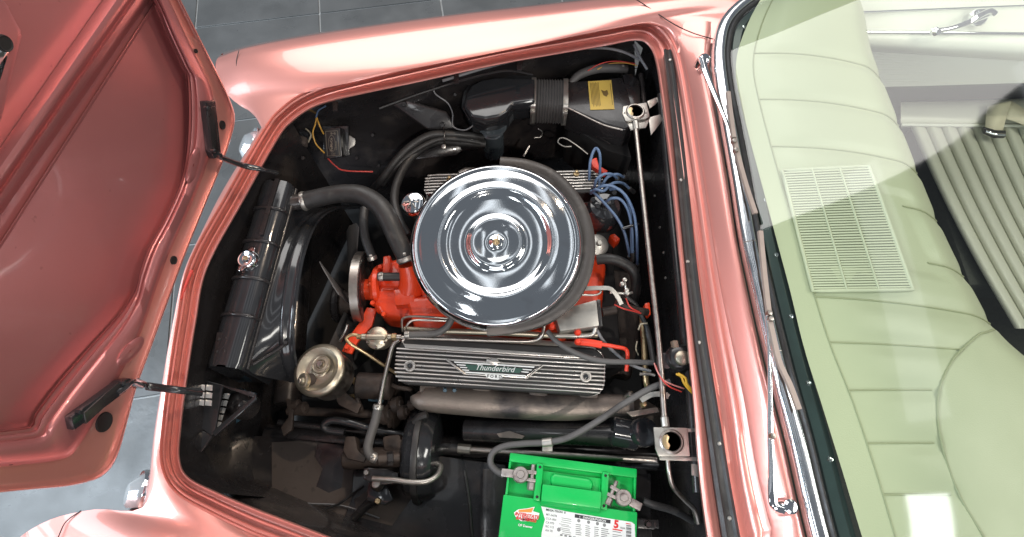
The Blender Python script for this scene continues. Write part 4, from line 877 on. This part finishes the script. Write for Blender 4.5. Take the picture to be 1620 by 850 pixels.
# ---------------------------------------------------------------- heater and blower
ht = thing('heater_blower', 'black heater blower housing with pleated duct and hanging motor', 'heater', P(840, 160, .70))
hz = .825
sc_ = [(736, 172), (740, 150), (754, 136), (780, 128), (842, 128), (842, 172), (800, 176), (790, 190), (760, 200), (740, 195)]
pp('scroll_upper', [(734, 166), (737, 148), (746, 134), (762, 126), (784, 122), (846, 124), (846, 160), (812, 164), (803, 176), (790, 184), (768, 188), (746, 184)], hz, .035, blackg, ht, .008, 3)
pp('scroll_seam', [(730, 170), (733, 147), (743, 131), (760, 122), (783, 118), (848, 120), (848, 164), (815, 168), (806, 180), (792, 189), (768, 193), (742, 189)], hz - .034, .006, blackg, ht, .001)
pp('scroll_lower', [(734, 170), (737, 150), (746, 136), (762, 128), (784, 125), (846, 127), (846, 167), (814, 170), (804, 183), (790, 191), (768, 195), (746, 190)], hz - .04, .06, blackg, ht, .008, 3)
mo_ = P(779, 196, .745)
lathe('motor_flange', [(0, 0), (.042, 0), (.045, -.005), (.042, -.010), (.036, -.014), (.034, -.02), (.030, -.024)], mo_, (0, 0, 1), motorm, ht, 40)
mt = lathe('motor', [(.030, -.03), (.0335, -.034), (.0335, -.135), (.031, -.147), (.022, -.152), (.010, -.154), (.008, -.160), (0, -.161)], mo_, (0, 0, 1), motorm, ht, 40)
# the pleated duct, lying along the far side
dA, dB = P(840, 160, .765), P(896, 162, .765); dd = (dB - dA).normalized(); n_ = 13; dl = (dB - dA).length
def dsec(c, hw, hh): 
    s_ = dd.cross(V((0, 0, 1))).normalized(); out = []
    for sx, sy in ((-1, -1), (1, -1), (1, 1), (-1, 1)): 
        for k in range(4):
            t = math.atan2(sy, sx) + R(-45 + 30 * k); out.append(c + s_ * (sx * (hw - .012) + .012 * math.cos(t)) + V((0, 0, 1)) * (sy * (hh - .012) + .012 * math.sin(t)))
    return out
prs = []
for k in range(n_ * 2 + 1):
    s = 1 if k % 2 else .93; prs.append(dsec(dA + dd * dl * k / (n_ * 2), .054 * s, .046 * s))
loft('pleated_duct', prs, rubg, ht, raw=True, closed=True, ang=20)
for f in (.06, .95):
    c_ = dA + dd * dl * f; st = loft('duct_clamp', [dsec(c_ - dd * .007, .056, .048), dsec(c_ + dd * .007, .056, .048)], zinc, ht, raw=True, closed=True)
    sd = dd.cross(V((0, 0, 1))).normalized(); sd = sd if sd.y < 0 else -sd
    cyl('clamp_screw', c_ + sd * .058 + V((0, 0, .03)), c_ + sd * .064 + V((0, 0, -.02)), .004, zinc, st, 10); box('clamp_lug', c_ + sd * .058 + V((0, 0, .02)), dd * .014, sd * .012, (0, 0, .014), zinc, st, .002)
hb = pp('heater_box', [(896, 130), (985, 122), (1000, 160), (1004, 196), (990, 206), (955, 196), (896, 170)], .80, .10, black, ht, .006, 3)
hbl = pp('heater_box_lower', [(896, 176), (950, 204), (990, 214), (1000, 250), (960, 238), (900, 196)], .72, .20, gap, ht, .006)
tube('box_edge', PL([(899, 171, .803), (925, 184, .803), (955, 198, .803), (985, 206, .803)]), .0022, steel, hb, 6)
tube('box_edge', PL([(899, 183, .75), (930, 205, .74), (965, 228, .73)]), .002, black, hb, 6)
yl = prism('warning_label', PL([(930, 129), (967, 127), (972, 173), (934, 174)], .8015), (0, 0, .0005), yellow, hb, 0)
L0_, L1_, L2_ = P(930, 129, .8024), P(967, 127, .8024), P(934, 174, .8024); yu = L1_ - L0_; yv = L2_ - L0_
for k in range(7):
    o_ = L0_ + yu * (.09 + .055 * k) + yv * (.05 + .03 * (k % 2)); prism('print', [o_, o_ + yu * .022, o_ + yu * .022 + yv * random.uniform(.75, .88), o_ + yv * random.uniform(.75, .88)], (0, 0, .0002), inky, yl, 0)
o_ = L0_ + yu * .93 + yv * .12; prism('print', [o_, o_ + yu * .02, o_ + yu * .02 + yv * .75, o_ + yv * .75], (0, 0, .0002), inky, yl, 0)
o_ = L0_ + yu * .52 + yv * .32; prism('print', [o_, o_ + yu * .14 + yv * .06, o_ + yu * .26 + yv * .02, o_ + yu * .30 + yv * .16, o_ + yu * .2 + yv * .26, o_ + yu * .08 + yv * .2], (0, 0, .0002), inky, yl, 0)
hose('fat grey cloth hose behind the heater box', [(902, 132, .79), (918, 118, .80), (945, 109, .805), (975, 108, .805), (992, 110, .80)], [.010, .013, .014, .014, .012], rubg, (.88,))
hose('slim red wire above the heater box', [(930, 112, .815), (950, 101, .82), (975, 97, .82), (1005, 101, .81)], .0016, wire['red'], name='wire', cat_='wire')
hose('orange wire looping beside the red one above the heater box', [(945, 110, .815), (965, 101, .818), (990, 100, .815), (1008, 104, .81)], .0014, wire['orange'], name='wire', cat_='wire')
pp('heater_flange', [(985, 118), (1000, 116), (1012, 128), (1014, 165), (998, 172), (992, 150)], .80, .06, black, ht, .004)
cyl('heater_pipe', P(1014, 118, .79), P(1020, 170, .79), .008, black, ht, 12)

# ---------------------------------------------------------------- hood latch brackets and the long cross rod
def latch(label, poly, hole, arm, z):
    t = thing('hood_latch_bracket', label, 'bracket', P(hole[0], hole[1], z), 'zinc hood latch brackets')
    pl = pp('plate', poly, z, .006, zinc, t, .0015)
    r_ = .021
    lathe('cup', [(r_ * 1.20, .0006), (r_ * 1.25, .003), (r_ * 1.1, .0055), (r_ * .98, .0055), (r_ * .92, .0)], P(hole[0], hole[1], z), (0, 0, 1), steel, t, 36)
    lathe('hole', [(0, .001), (r_ * .92, .001)], P(hole[0], hole[1], z), (0, 0, 1), gap, t, 32)
    a = P(hole[0] - 5, hole[1], z + .0018); prism('latch_tongue', [a + V((x * .001, y * .001, 0)) for x, y in ((-12, -13), (-1, -16), (3, -8), (-1, 0), (3, 9), (-1, 15), (-12, 12), (-15, 0))], (0, 0, .002), brass, t, .0006)
    for s in (-1, 1): lathe('rivet', [(0, .0012), (.002, .001), (.0026, 0)], P(hole[0] + s * 17, hole[1] + 2, z), (0, 0, 1), black, t, 8)
    for i, ap in enumerate(arm): prism('arm', PL(ap, z - .008), (0, 0, -.004), zinc, t, .001)
    return t
latch('zinc hood latch bracket next to the yellow labelled heater box', [(986, 168), (1023, 162), (1028, 184), (1022, 188), (990, 192), (985, 180)], (1005, 177), [[(990, 190), (1030, 185), (1022, 202), (998, 206)], [(1024, 160), (1048, 150), (1050, 154), (1028, 172)], [(1026, 186), (1056, 178), (1044, 196), (1030, 214)]], .865)
latch('zinc hood latch bracket between the battery and the cowl', [(1034, 676), (1088, 677), (1092, 722), (1042, 722), (1037, 710)], (1062, 699), [[(1086, 678), (1106, 678), (1106, 682), (1088, 684)], [(1042, 720), (1108, 724), (1108, 730), (1044, 728)], [(1094, 734), (1112, 736), (1112, 756), (1094, 752)]], .865)
cr_ = thing('cross_rod', 'long steel rod joining the two hood latch brackets', 'rod', P(1030, 430, .85))
tube('rod', PL([(1005, 195, .858), (1015, 290, .86), (1029, 420, .862), (1043, 550, .862), (1052, 672, .860)]), .0068, steel, cr_, 12); cyl('rod_collar', P(1005, 193, .858), P(1007, 206, .858), .009, zinc, cr_, 10); cyl('rod_collar', P(1051, 660, .862), P(1053, 676, .862), .009, zinc, cr_, 10)
hose('bent steel pipe dropping from the near latch bracket', [(1056, 724, .85), (1059, 750, .845), (1066, 772, .83), (1084, 792, .80), (1098, 806, .78), (1104, 826, .76)], [.0052, .0052, .0052, .0052, .006, .0075], steel, name='pipe', cat_='pipe')
tube('firewall_bead', PL([(1046, 150, .86), (1060, 300, .82), (1078, 480, .82), (1094, 640, .82), (1104, 780, .82)]), .012, black, car, 10)
for x, y in ((1036, 310), (1044, 360), (1050, 400), (1053, 440)): lathe('firewall_rivet', [(0, .004), (.003, .003), (.004, 0)], P(x, y, .70), (-1, 0, .4), zinc, car, 8)

# wiper motor, relays
wm = thing('wiper_motor', 'dark round wiper motor on the firewall with yellow wires', 'motor', P(1072, 568, .80))
lathe('motor_case', [(0, .03), (.020, .029), (.028, .024), (.033, .014), (.034, -.03), (.03, -.06), (0, -.06)], P(1074, 568, .82), (-.2, -.1, 1), black, wm, 32); lathe('motor_cap', [(0, .006), (.010, .005), (.016, .002), (.018, -.002)], P(1080, 566, .856), (-.1, 0, 1), gold, wm, 20)
cyl('fitting', P(1067, 540, .84), P(1069, 552, .84), .010, gold, wm, 6); pp('mount_ear', [(1040, 560), (1062, 556), (1060, 584), (1042, 582)], .83, .02, black, wm)
for lab, pts, c_ in (('front yellow wire curling from the wiper motor', [(1070, 592, .845), (1078, 596, .85), (1082, 606, .85), (1090, 616, .848), (1096, 622, .84)], 'yellow'), ('rear yellow wire beside the first one at the wiper motor', [(1073, 591, .85), (1084, 598, .855), (1087, 608, .852), (1096, 619, .845)], 'yellow'), ('pink wire crossing the cross rod toward the cowl', [(1035, 575, .86), (1040, 588, .872), (1048, 600, .875), (1062, 608, .87), (1082, 615, .85)], 'pink'), ('red wire twisted with the pink wire by the cross rod', [(1037, 578, .86), (1044, 596, .875), (1058, 611, .872), (1078, 620, .85)], 'red')):
    hose(lab, pts, .0030 if c_ == 'yellow' else .0016, wire[c_], name='wire', cat_='wire', n=8)
rl = thing('relay_cluster', 'cluster of pipes and fittings under the cross rod', 'fittings', P(1020, 600, .7))
tube('vertical_pipe', PL([(1016, 500, .72), (1018, 530, .72), (1020, 570, .72), (1022, 600, .72), (1024, 612, .71)]), .008, brass, rl, 10)
tube('clip_arm', PL([(1012, 592, .76), (1028, 592, .76), (1036, 594, .76)]), .004, zinc, rl, 8); tube('spring_clip', PL([(1014, 634, .78), (1030, 625, .79), (1050, 624, .80), (1058, 628, .80)]), .006, zinc, rl, sec=[(-1, -.3), (1, -.3), (1, .3), (-1, .3)], up=(0, 0, 1))
pp('bracket_plate', [(990, 652), (1040, 644), (1044, 652), (1000, 660)], .74, .006, iron, rl); lathe('fitting', [(0, .012), (.006, .01), (.009, 0), (.006, -.01)], P(1018, 640, .76), (0, 0, 1), brass, rl, 12); lathe('fitting', [(0, .012), (.008, .01), (.012, 0), (.008, -.02)], P(996, 625, .68), (.3, 0, 1), steel, rl, 16)
hose('tan looped wire by the brass pipe', [(1010, 522, .76), (1014, 513, .77), (1024, 512, .77)], .002, wire['tan'], name='wire', cat_='wire', n=6)
hose('loose tan wire end hanging behind the air cleaner', [(1008, 540, .74), (1006, 552, .73), (1010, 562, .72)], .0018, wire['tan'], name='wire', cat_='wire', n=6)
tr2 = thing('transmission_linkage', 'dim orange and rusty parts at the back of the engine', 'linkage', P(985, 500, .6))
pp('bell_housing', [(950, 420), (1005, 430), (1015, 520), (1000, 600), (955, 590)], .56, .05, rust, tr2, .02, 3); pp('orange_boss', [(964, 372), (972, 369), (982, 378), (974, 384)], .70, .04, orange, tr2, .004); pp('orange_boss', [(1020, 480), (1028, 478), (1030, 498), (1022, 500)], .72, .03, orange, tr2, .003); tube('bracket_arm', PL([(975, 478, .80), (992, 486, .79), (1010, 492, .78), (1024, 494, .77)]), .010, rust, tr2, 8); tube('loom', PL([(990, 470, .78), (1006, 484, .77), (1020, 510, .75), (1028, 540, .74), (1034, 575, .76)]), .007, rubber, tr2, 8); cyl('boss', P(952, 494, .75), P(975, 490, .75), .012, rust, tr2, 14)
for lab, pts in (('red wire crossing the rusty linkage', [(972, 482, .815), (985, 488, .812), (1000, 492, .80), (1014, 496, .79)]), ('thin red wire above the rusty linkage', [(990, 472, .82), (997, 486, .815), (1012, 494, .80)])): hose(lab, pts, .0018, wire['red'], name='wire', cat_='wire', n=6)

# distributor with blue leads
di = thing('distributor', 'black distributor cap bristling with blue spark plug leads', 'distributor', P(955, 325, .75))
dO = P(955, 335, .745); lathe('cap', [(0, .05), (.012, .05), (.014, .036), (.040, .030), (.048, .016), (.048, -.03), (.042, -.05), (0, -.05)], dO, (0, 0, 1), blackg, di, 32)
lathe('vacuum_can', [(0, .02), (.006, .02), (.008, .012), (.022, .010), (.030, .004), (.031, -.006), (.02, -.012), (0, -.012)], P(945, 388, .75), (.2, -.1, 1), zinc, di, 32)
starts = [(938, 300), (950, 292), (964, 294), (972, 305), (968, 320), (958, 330), (946, 326), (938, 316)]
ends = [[(932, 285, .80), (934, 255, .84), (942, 235, .85), (949, 245, .85), (949, 275, .80), (948, 295, .78)], [(940, 298, .80), (944, 284, .83), (955, 276, .84), (968, 276, .83), (976, 282, .80)], [(952, 294, .80), (962, 280, .82), (976, 276, .82), (986, 280, .79)], [(940, 302, .81), (955, 294, .84), (972, 296, .84), (990, 310, .83), (1002, 335, .82), (1007, 365, .80), (1008, 395, .76), (1008, 418, .72)], [(958, 320, .80), (968, 314, .82), (982, 316, .82), (994, 334, .81), (1000, 365, .79), (1001, 400, .74)], [(935, 302, .81), (945, 310, .82), (960, 326, .82), (975, 344, .81), (987, 366, .79), (993, 390, .76), (996, 405, .72)], [(965, 300, .80), (980, 300, .82), (993, 318, .81), (998, 345, .80), (999, 385, .76), (1000, 410, .72)], [(935, 306, .80), (942, 300, .83), (955, 302, .83), (970, 290, .82), (985, 290, .80), (995, 298, .78)]]
names_ = ['arching highest behind the seal', 'looping low over the far valve cover', 'curving short toward the far side', 'sweeping widest down to the near bank', 'bending inside the widest lead', 'running straight diagonally under the others', 'second longest falling to the near bank', 'snaking short beside the cap']
for i, e in enumerate(ends):
    t = thing('spark_plug_lead', 'blue spark plug lead ' + names_[i], 'lead', P(*e[len(e) // 2]), 'blue spark plug leads'); tube('lead', PL(e), .0039, wire['blue'], t, 10); q = PL(e[-2:]); cyl('boot', q[1], q[1] + (q[1] - q[0]).normalized() * .025, .0065, rubber, t, 10)
for x, y in starts: cyl('tower', P(x, y, .745), P(x, y, .785), .007, blackg, di, 12)
tube('lead_separator', PL([(985, 362, .80), (998, 358, .805), (1010, 355, .80)]), .004, blackg, di, 8)
rdx = thing('dipstick', 'looped steel dipstick handle below the heater box', 'dipstick', P(905, 232, .70)); tube('loop', PL([(904, 232, .74), (893, 232, .742), (883, 226, .745), (886, 219, .75), (896, 220, .75), (912, 230, .74), (930, 244, .72)]), .0022, zinc, rdx, 8)
rdy = thing('dipstick', 'short dipstick ring next to the blower motor', 'dipstick', P(850, 212, .70)); tube('loop', PL([(845, 218, .72), (855, 217, .72), (858, 209, .72), (851, 204, .72)]), .0022, steel, rdy, 8); cyl('stalk', P(838, 230, .70), P(828, 248, .68), .004, steel, rdy, 8)
pp('red_fitting', [(934, 252), (944, 249), (948, 262), (962, 270), (958, 276), (938, 264)], .74, .02, redp, di, .003)

# voltage regulator and wires on the far apron
vr = thing('voltage_regulator', 'small black voltage regulator box with gold print', 'regulator', P(532, 228, .72))
vz = .745; vN = V((0, -.55, .83)).normalized()
def vq(x, y, off=0): return onplane(x, y, P(530, 226, vz) + vN * off, vN)
vb_ = prism('case', [vq(512, 204, 0), vq(538, 202, 0), vq(541, 248, 0), vq(516, 251, 0)], -vN * .045, black, vr, .003)
prism('base', [vq(509, 200, -.045), vq(551, 199, -.045), vq(553, 246, -.045), vq(513, 252, -.045)], -vN * .012, black, vr, .002)
prism('mount_ear', [vq(552, 214, -.045), vq(562, 220, -.045), vq(561, 230, -.045), vq(552, 236, -.045)], -vN * .003, zinc, vr, .001)
fr_ = [vq(515, 208, .0006), vq(534, 207, .0006), vq(537, 246, .0006), vq(518, 247, .0006)]
for a, b in zip(fr_, fr_[1:] + fr_[:1]): tube('print_border', [a, b], .0007, gold, vb_, 6, 1)
vy = (vq(526, 215) - vq(527, 240)).normalized(); vx = vy.cross(vN).normalized()
text('lettering', 'FoMoCo', vq(526.5, 239, .0004), vy, -vx, .0105, gold, vb_, bold=.02, align='LEFT'); tube('print_oval', [vq(525, 227.5, .0006) + vy * math.cos(t) * .024 + vx * math.sin(t) * .010 for t in [2 * math.pi * k / 20 for k in range(20)]], .0006, gold, vb_, 6, 1, closed=True)
text('lettering', 'B+B', vq(523, 213, .0004), vx, vy, .009, gold, vb_, align='LEFT'); text('lettering', '12V', vq(524, 245, .0004), vx, vy, .008, gold, vb_); text('lettering', 'VOLTAGE', vq(533, 238, .0004), vy, -vx, .006, gold, vb_)
for lab, pts, c_ in (('long orange wire bowing beside the regulator', [(501, 182, .80), (499, 196, .79), (495, 210, .78), (499, 226, .76), (507, 236, .75), (513, 242, .735)], 'orange'), ('short orange wire forking into the regulator', [(501, 186, .80), (506, 200, .79), (512, 212, .755)], 'orange'), ('dark blue wire dropping from the fender edge to the regulator', [(515, 168, .85), (504, 175, .83), (500, 186, .81)], 'blue'), ('tan wire between the small connector and the regulator', [(488, 225, .75), (492, 214, .77), (489, 208, .77), (484, 204, .77)], 'tan'), ('dark red wire leaving under the regulator', [(518, 250, .71), (530, 262, .69), (545, 270, .67), (590, 272, .64)], 'red'), ('thin grey wire curving down the far apron', [(640, 130, .87), (680, 138, .82), (690, 150, .80), (708, 163, .78), (716, 180, .765), (717, 200, .75), (735, 206, .75), (750, 197, .76), (760, 184, .77)], 'grey'), ('grey speedometer cable under the far rim', [(700, 128, .87), (780, 104, .87), (850, 88, .875), (900, 79, .88), (950, 76, .88), (985, 82, .87), (1015, 96, .85)], 'grey'), ('black cable clipped along the far rim', [(600, 172, .86), (660, 150, .86), (740, 125, .865), (800, 112, .865), (842, 118, .84)], 'black'), ('grey pipe in the far cowl corner', [(1003, 70, .88), (1012, 90, .86), (1024, 110, .84)], 'grey'), ('pale wire trailing across the near apron', [(338, 722, .60), (365, 738, .56), (395, 762, .52), (425, 777, .512), (470, 795, .51), (540, 800, .51), (600, 820, .51)], 'grey'), ('black cable under the pale wire on the near apron', [(420, 800, .512), (480, 812, .512), (530, 800, .515), (560, 780, .52), (575, 770, .55)], 'black')):
    hose(lab, pts, .0042 if 'speedo' in lab or 'pipe' in lab else .0032 if 'black cable' in lab else .0022, wire[c_], name='wire', cat_='wire', n=8)
for lab, x, y, z, m in (('small pale plastic connector by the regulator', 478, 217, .77, tanm),): 
    t = thing('connector', lab, 'connector', P(x, y, z)); pp('plug', [(467, 212), (485, 217), (483, 228), (465, 222)], z, .02, m, t); pp('clip', [(474, 203), (488, 210), (486, 216), (473, 209)], z, .02, blackg, t)
cn = thing('wiring_connector', 'brown wiring block with bare orange wires by the near corner', 'connector', P(345, 712, .6)); pp('block', [(330, 706), (352, 694), (360, 704), (338, 720)], .63, .025, tanm, cn)
for i, pts in enumerate(([(342, 718, .62), (344, 732, .60), (342, 752, .57)], [(348, 716, .62), (347, 735, .60), (345, 756, .57)], [(352, 712, .62), (352, 728, .60), (350, 742, .58)], [(336, 718, .62), (332, 726, .61), (330, 716, .62)])): tube('wire_tail', PL(pts), .0022, wire['orange' if i < 2 else 'tan'], cn, 6)
for x, y in ((530, 168), (722, 124), (822, 103)): 
    t = thing('cable_clip', {530: 'small dark clip on the far rim above the voltage regulator', 722: 'small dark clip on the far rim where the grey wire leaves it', 822: 'small dark clip on the far rim above the blower housing'}[x], 'clip', P(x, y, .87), 'small dark clips on the far rim'); pp('strap', [(x - 4, y - 7), (x + 4, y - 8), (x + 4, y + 6), (x - 4, y + 7)], .876, .008, black, t, .001)

# ================================================================ interior seen through the windshield
ds = thing('dashboard', 'pale green padded dashboard top with sewn seams and speaker grille', 'dashboard', P(1350, 400, .9))
DF = [(1250, -60), (1203, 0), (1174, 60), (1164, 110), (1174, 170), (1190, 235), (1210, 310), (1230, 385), (1250, 460), (1272, 550), (1300, 640), (1331, 740), (1358, 830), (1382, 910)]
DR = [(1345, -60), (1372, 0), (1384, 60), (1402, 110), (1424, 165), (1450, 230), (1482, 310), (1516, 385), (1548, 445), (1590, 515), (1650, 570), (1740, 640), (1800, 760), (1830, 910)]
dfz, drz = 1.005, 1.02
F_ = resample(cat(PL(DF, dfz), 8), 160); G_ = resample(cat(PL(DR, drz), 8), 160)
def pixof(p):
    q = p - CAM; w_ = q.dot(FW); return 810 + FPX * q.dot(RX) / w_, 425 - FPX * q.dot(UP) / w_
seams = [(88, 98), (165, 160), (243, 240), (None, None), (None, None), (485, 478), (548, 552), (617, 622), (695, 703)]
seamY = [90, 165, 240, 318, 402, 481, 549, 619, 698, 780]
drows = []
NS = 28
for s in range(NS + 1):
    t = s / NS; row = []
    for i in range(160):
        p = F_[i].lerp(G_[i], t)
        p.z += .022 * math.sin(math.pi * min(1, t * 1.05)) - .030 * max(0, (t - .82) / .18) ** 2
        row.append(p)
    drows.append(row)
def dpt(i, t):
    return drows[min(NS, max(0, round(t * NS)))][i]
# sewn grooves: sink narrow bands across the pad
gidx = []
CURVE = [(1572, 522), (1560, 526), (1545, 532), (1508, 568), (1487, 612), (1483, 660), (1494, 720), (1518, 785), (1556, 850), (1590, 900)]
def curvex(y):
    if y < 522: return 9999
    for (x0, y0), (x1, y1) in zip(CURVE, CURVE[1:]):
        if y0 <= y <= y1: return x0 + (x1 - x0) * (y - y0) / (y1 - y0)
    return 1590
for y in seamY:
    best = min(range(160), key=lambda i: abs(pixof(drows[NS // 2][i])[1] - y)); gidx.append(best)
gy = [drows[NS // 2][i].y for i in gidx]
for s in range(NS + 1):
    for i in range(160):
        p = drows[s][i]; t = s / NS; px_, py_ = pixof(p)
        if px_ > curvex(py_) - 6: p.z += .006; continue
        d_ = min(abs(drows[NS // 2][i].y - y) for y in gy); t = s / NS
        if .12 < t and not (t < .80 and gy[4] - .03 < drows[NS // 2][i].y < gy[3] + .03): p.z += .007 * (1 - math.exp(-(d_ / .018) ** 2)) * min(1, (t - .12) * 8)
last = [p + V((.012, 0, -.035)) for p in drows[-1]]; last2 = [p + V((.006, 0, -.10)) for p in drows[-1]]
pad = loft('dash_pad', drows + [last, last2], vinyl, ds, raw=True, ang=80)
for k, i in enumerate(gidx):
    i0 = 3 if k not in (2, 3, 4, 5) else 3
    tube('seam', [drows[s][i] + V((0, 0, .0012)) for s in range(3 if k not in (3, 4) else 21, NS + 1) if k < 6 or pixof(drows[s][i])[0] < curvex(pixof(drows[s][i])[1]) + 4] + ([last[i] + V((.001, 0, 0))] if k < 6 else []), .0019, vinyld, pad, 6, 1)
tube('seam', [drows[3][i] + V((0, 0, .0008)) for i in range(12, 158)], .0016, vinyld, pad, 6, 1)
# cowled instrument hood at the driver's end
# speaker grille
gc = [(1236, 272), (1372, 265), (1441, 460), (1284, 462)]
flat = [p for row in drows for p in row]
def padpt(x, y, h=0):                                              # the pad's surface on that sight line
    z = 1.03
    for _ in range(4):
        q = P(x, y, z); nb = sorted(flat, key=lambda p: (p.x - q.x) ** 2 + (p.y - q.y) ** 2)[:4]
        ws_ = [1 / (1e-5 + (p.x - q.x) ** 2 + (p.y - q.y) ** 2) for p in nb]; z = sum(p.z * w_ for p, w_ in zip(nb, ws_)) / sum(ws_)
    return P(x, y, z) + V((0, 0, h))
GA = [[padpt(*[(gc[0][k] * (1 - a) + gc[1][k] * a) * (1 - b) + (gc[3][k] * (1 - a) + gc[2][k] * a) * b for k in (0, 1)]) for a in (0, .25, .5, .75, 1)] for b in (0, .33, .67, 1)]
def gp(a, b, h=0):
    y = min(b * 3, 2.9999); j = int(y); g = y - j; x = min(a * 4, 3.9999); i = int(x); f = x - i
    return (GA[j][i].lerp(GA[j][i + 1], f)).lerp(GA[j + 1][i].lerp(GA[j + 1][i + 1], f), g) + V((0, 0, h))
gs = [i / 12 for i in range(13)]
sg_ = loft('speaker_grille', [[gp(a, b, .0046) for a in gs] for b in gs], holes, ds, raw=True)
edge = [gp(a, 0, .0055) for a in gs] + [gp(1, b, .0055) for b in gs[1:]] + [gp(1 - a, 1, .0055) for a in gs[1:]] + [gp(0, 1 - b, .0055) for b in gs[1:-1]]
tube('grille_frame', edge, .0040, grillm, sg_, 8, 1, closed=True)
NSL = 46
for k in range(NSL):
    b = .022 + .956 * k / (NSL - 1)
    tube('slat', [gp(a, b, .0060) for a in (.01, .25, .5, .75, .99)], .0019, grillm, sg_, k=2, sec=[(-1, -.8), (1, -.8), (1, .6), (-1, .6)], up=(0, 0, 1))
for a in (.34, .66): tube('grille_bar', [gp(a, b, .0072) for b in gs], .0024, grillm, sg_, 8, 1)

# curved seam of the instrument hood at the driver's end
tube('seam', [padpt(x, y, .001) for x, y in CURVE if y < 900], .0022, vinyld, pad, 6)

# door card and handle
dc = thing('door_panel', 'pale door panel with ribbed insert and chrome strip', 'door panel', P(1500, 100, .7))
DX0, DX1 = 1340, 1900
def drow(y, z, sl=0): return [P(x, y + sl * (x - 1500) / 100, z) for x in (DX0, 1400, 1500, 1620, 1760, DX1)]
loft('upper_panel', [drow(-40, .99, 0), drow(14, .955, -3), drow(52, .93, 1)], doorm, dc, 20)
tube('chrome_strip', drow(52, .932, 1), .004, chrome, dc, 8); tube('chrome_strip', drow(14, .957, -4), .003, chrome, dc, 8)
sheet('armrest_roll', [drow(52, .928, 1), drow(62, .925, 2), drow(78, .90, 4), drow(88, .85, 6), drow(90, .80, 6)], doorm, dc, 24, 4)
rib = []
for k in range(29):
    t = k / 28; rib.append([p + V((0, -.004 * (k % 2), 0)) for p in drow(89 + 46 * t, .82 - .20 * t, 6 - 9 * t)])
loft('ribbed_insert', rib, doorm, dc, 20, ang=15)
loft('kick_strip', [drow(135, .62, -3), drow(160, .45, -4), drow(185, .28, -5)], carpet, dc, 20)
dh = thing('window_crank', 'chrome window crank on the pale door panel', 'handle', P(1530, 34, .93))
tube('crank_arm', PL([(1476, 49, .965), (1500, 46, .97), (1520, 40, .975), (1545, 30, .975), (1565, 22, .97)]), [.007, .0065, .007, .009, .010], chrome, dh, 12); lathe('crank_knob', [(0, .014), (.008, .012), (.012, .004), (.010, -.006), (0, -.012)], P(1479, 50, .968), (.2, -.6, .5), chrome, dh, 20); lathe('crank_boss', [(0, .012), (.014, .010), (.022, .004), (.024, -.004), (.024, -.012)], P(1550, 28, .965), (0, -.7, .6), chrome, dh, 24); tube('second_lever', PL([(1534, 36, .975), (1548, 26, .985), (1566, 18, .985), (1574, 22, .98)]), .008, chrome, dh, 10)

# seat
st_ = thing('front_seat', 'pale pleated vinyl front seat seen past the dashboard', 'seat', P(1600, 330, .3))
def srow(y, z, sl=0): return [P(x, y + sl * (x - 1500) / 100, z) for x in (1425, 1480, 1540, 1620, 1700, 1800)]
sheet('side_bolster', [srow(172, .44, -14), srow(160, .50, -3), srow(166, .535, -1), srow(184, .54, 1), srow(196, .525, 1), srow(202, .51, 1)], seatm, st_, 30, 4)
tube('piping', srow(198, .527, 1), .006, doorm, st_, 8)
PLW = 14
for k in range(PLW):
    x0 = 1452 + 24 * k - 12; x1 = x0 + 24
    def col(x, off): return [P(x + (y - 200) * .42 + (y - 200) ** 2 * .0003, y, .515 + off) for y in (199, 240, 300, 360, 430, 520)]
    sheet('pleat', [col(x0, -.010), col(x0 + 3, -.002), col((x0 + x1) / 2, .008), col(x1 - 3, -.002), col(x1, -.010)], seatm, st_, 24, 3)
box('seat_base', P(1640, 330, .42), (.75, 0, 0), (0, .62, 0), (0, 0, .12), carpet, st_, .01)
sb = thing('seat_belt', 'cream seat belt with a dark buckle lying on the seat edge', 'seat belt', P(1580, 190, .56))
loft('webbing', [PL([(1562, 168, .56), (1560, 185, .56), (1558, 206, .545)]), PL([(1600, 160, .575), (1592, 185, .57), (1586, 208, .55)])], belt, sb, 12, thick=.003)
loft('webbing', [PL([(1600, 160, .575), (1625, 176, .57), (1660, 196, .56)]), PL([(1590, 188, .565), (1615, 196, .56), (1650, 214, .55)])], belt, sb, 12, thick=.003)
pp('buckle', [(1556, 200), (1576, 206), (1592, 206), (1592, 216), (1576, 216), (1558, 208)], .56, .012, black, sb, .003); tube('tongue', PL([(1560, 208, .56), (1576, 213, .562), (1590, 214, .56)]), .004, chrome, sb, 8)
mesh('cabin_floor', [P(1300, -100, .25) + V((-.3, .1, 0)), P(1300, -100, .25) + V((2.2, .1, 0)), V((2.6, -1.2, .25)), V((.5, -1.2, .25))], [(0, 1, 2, 3)], carpet, car)
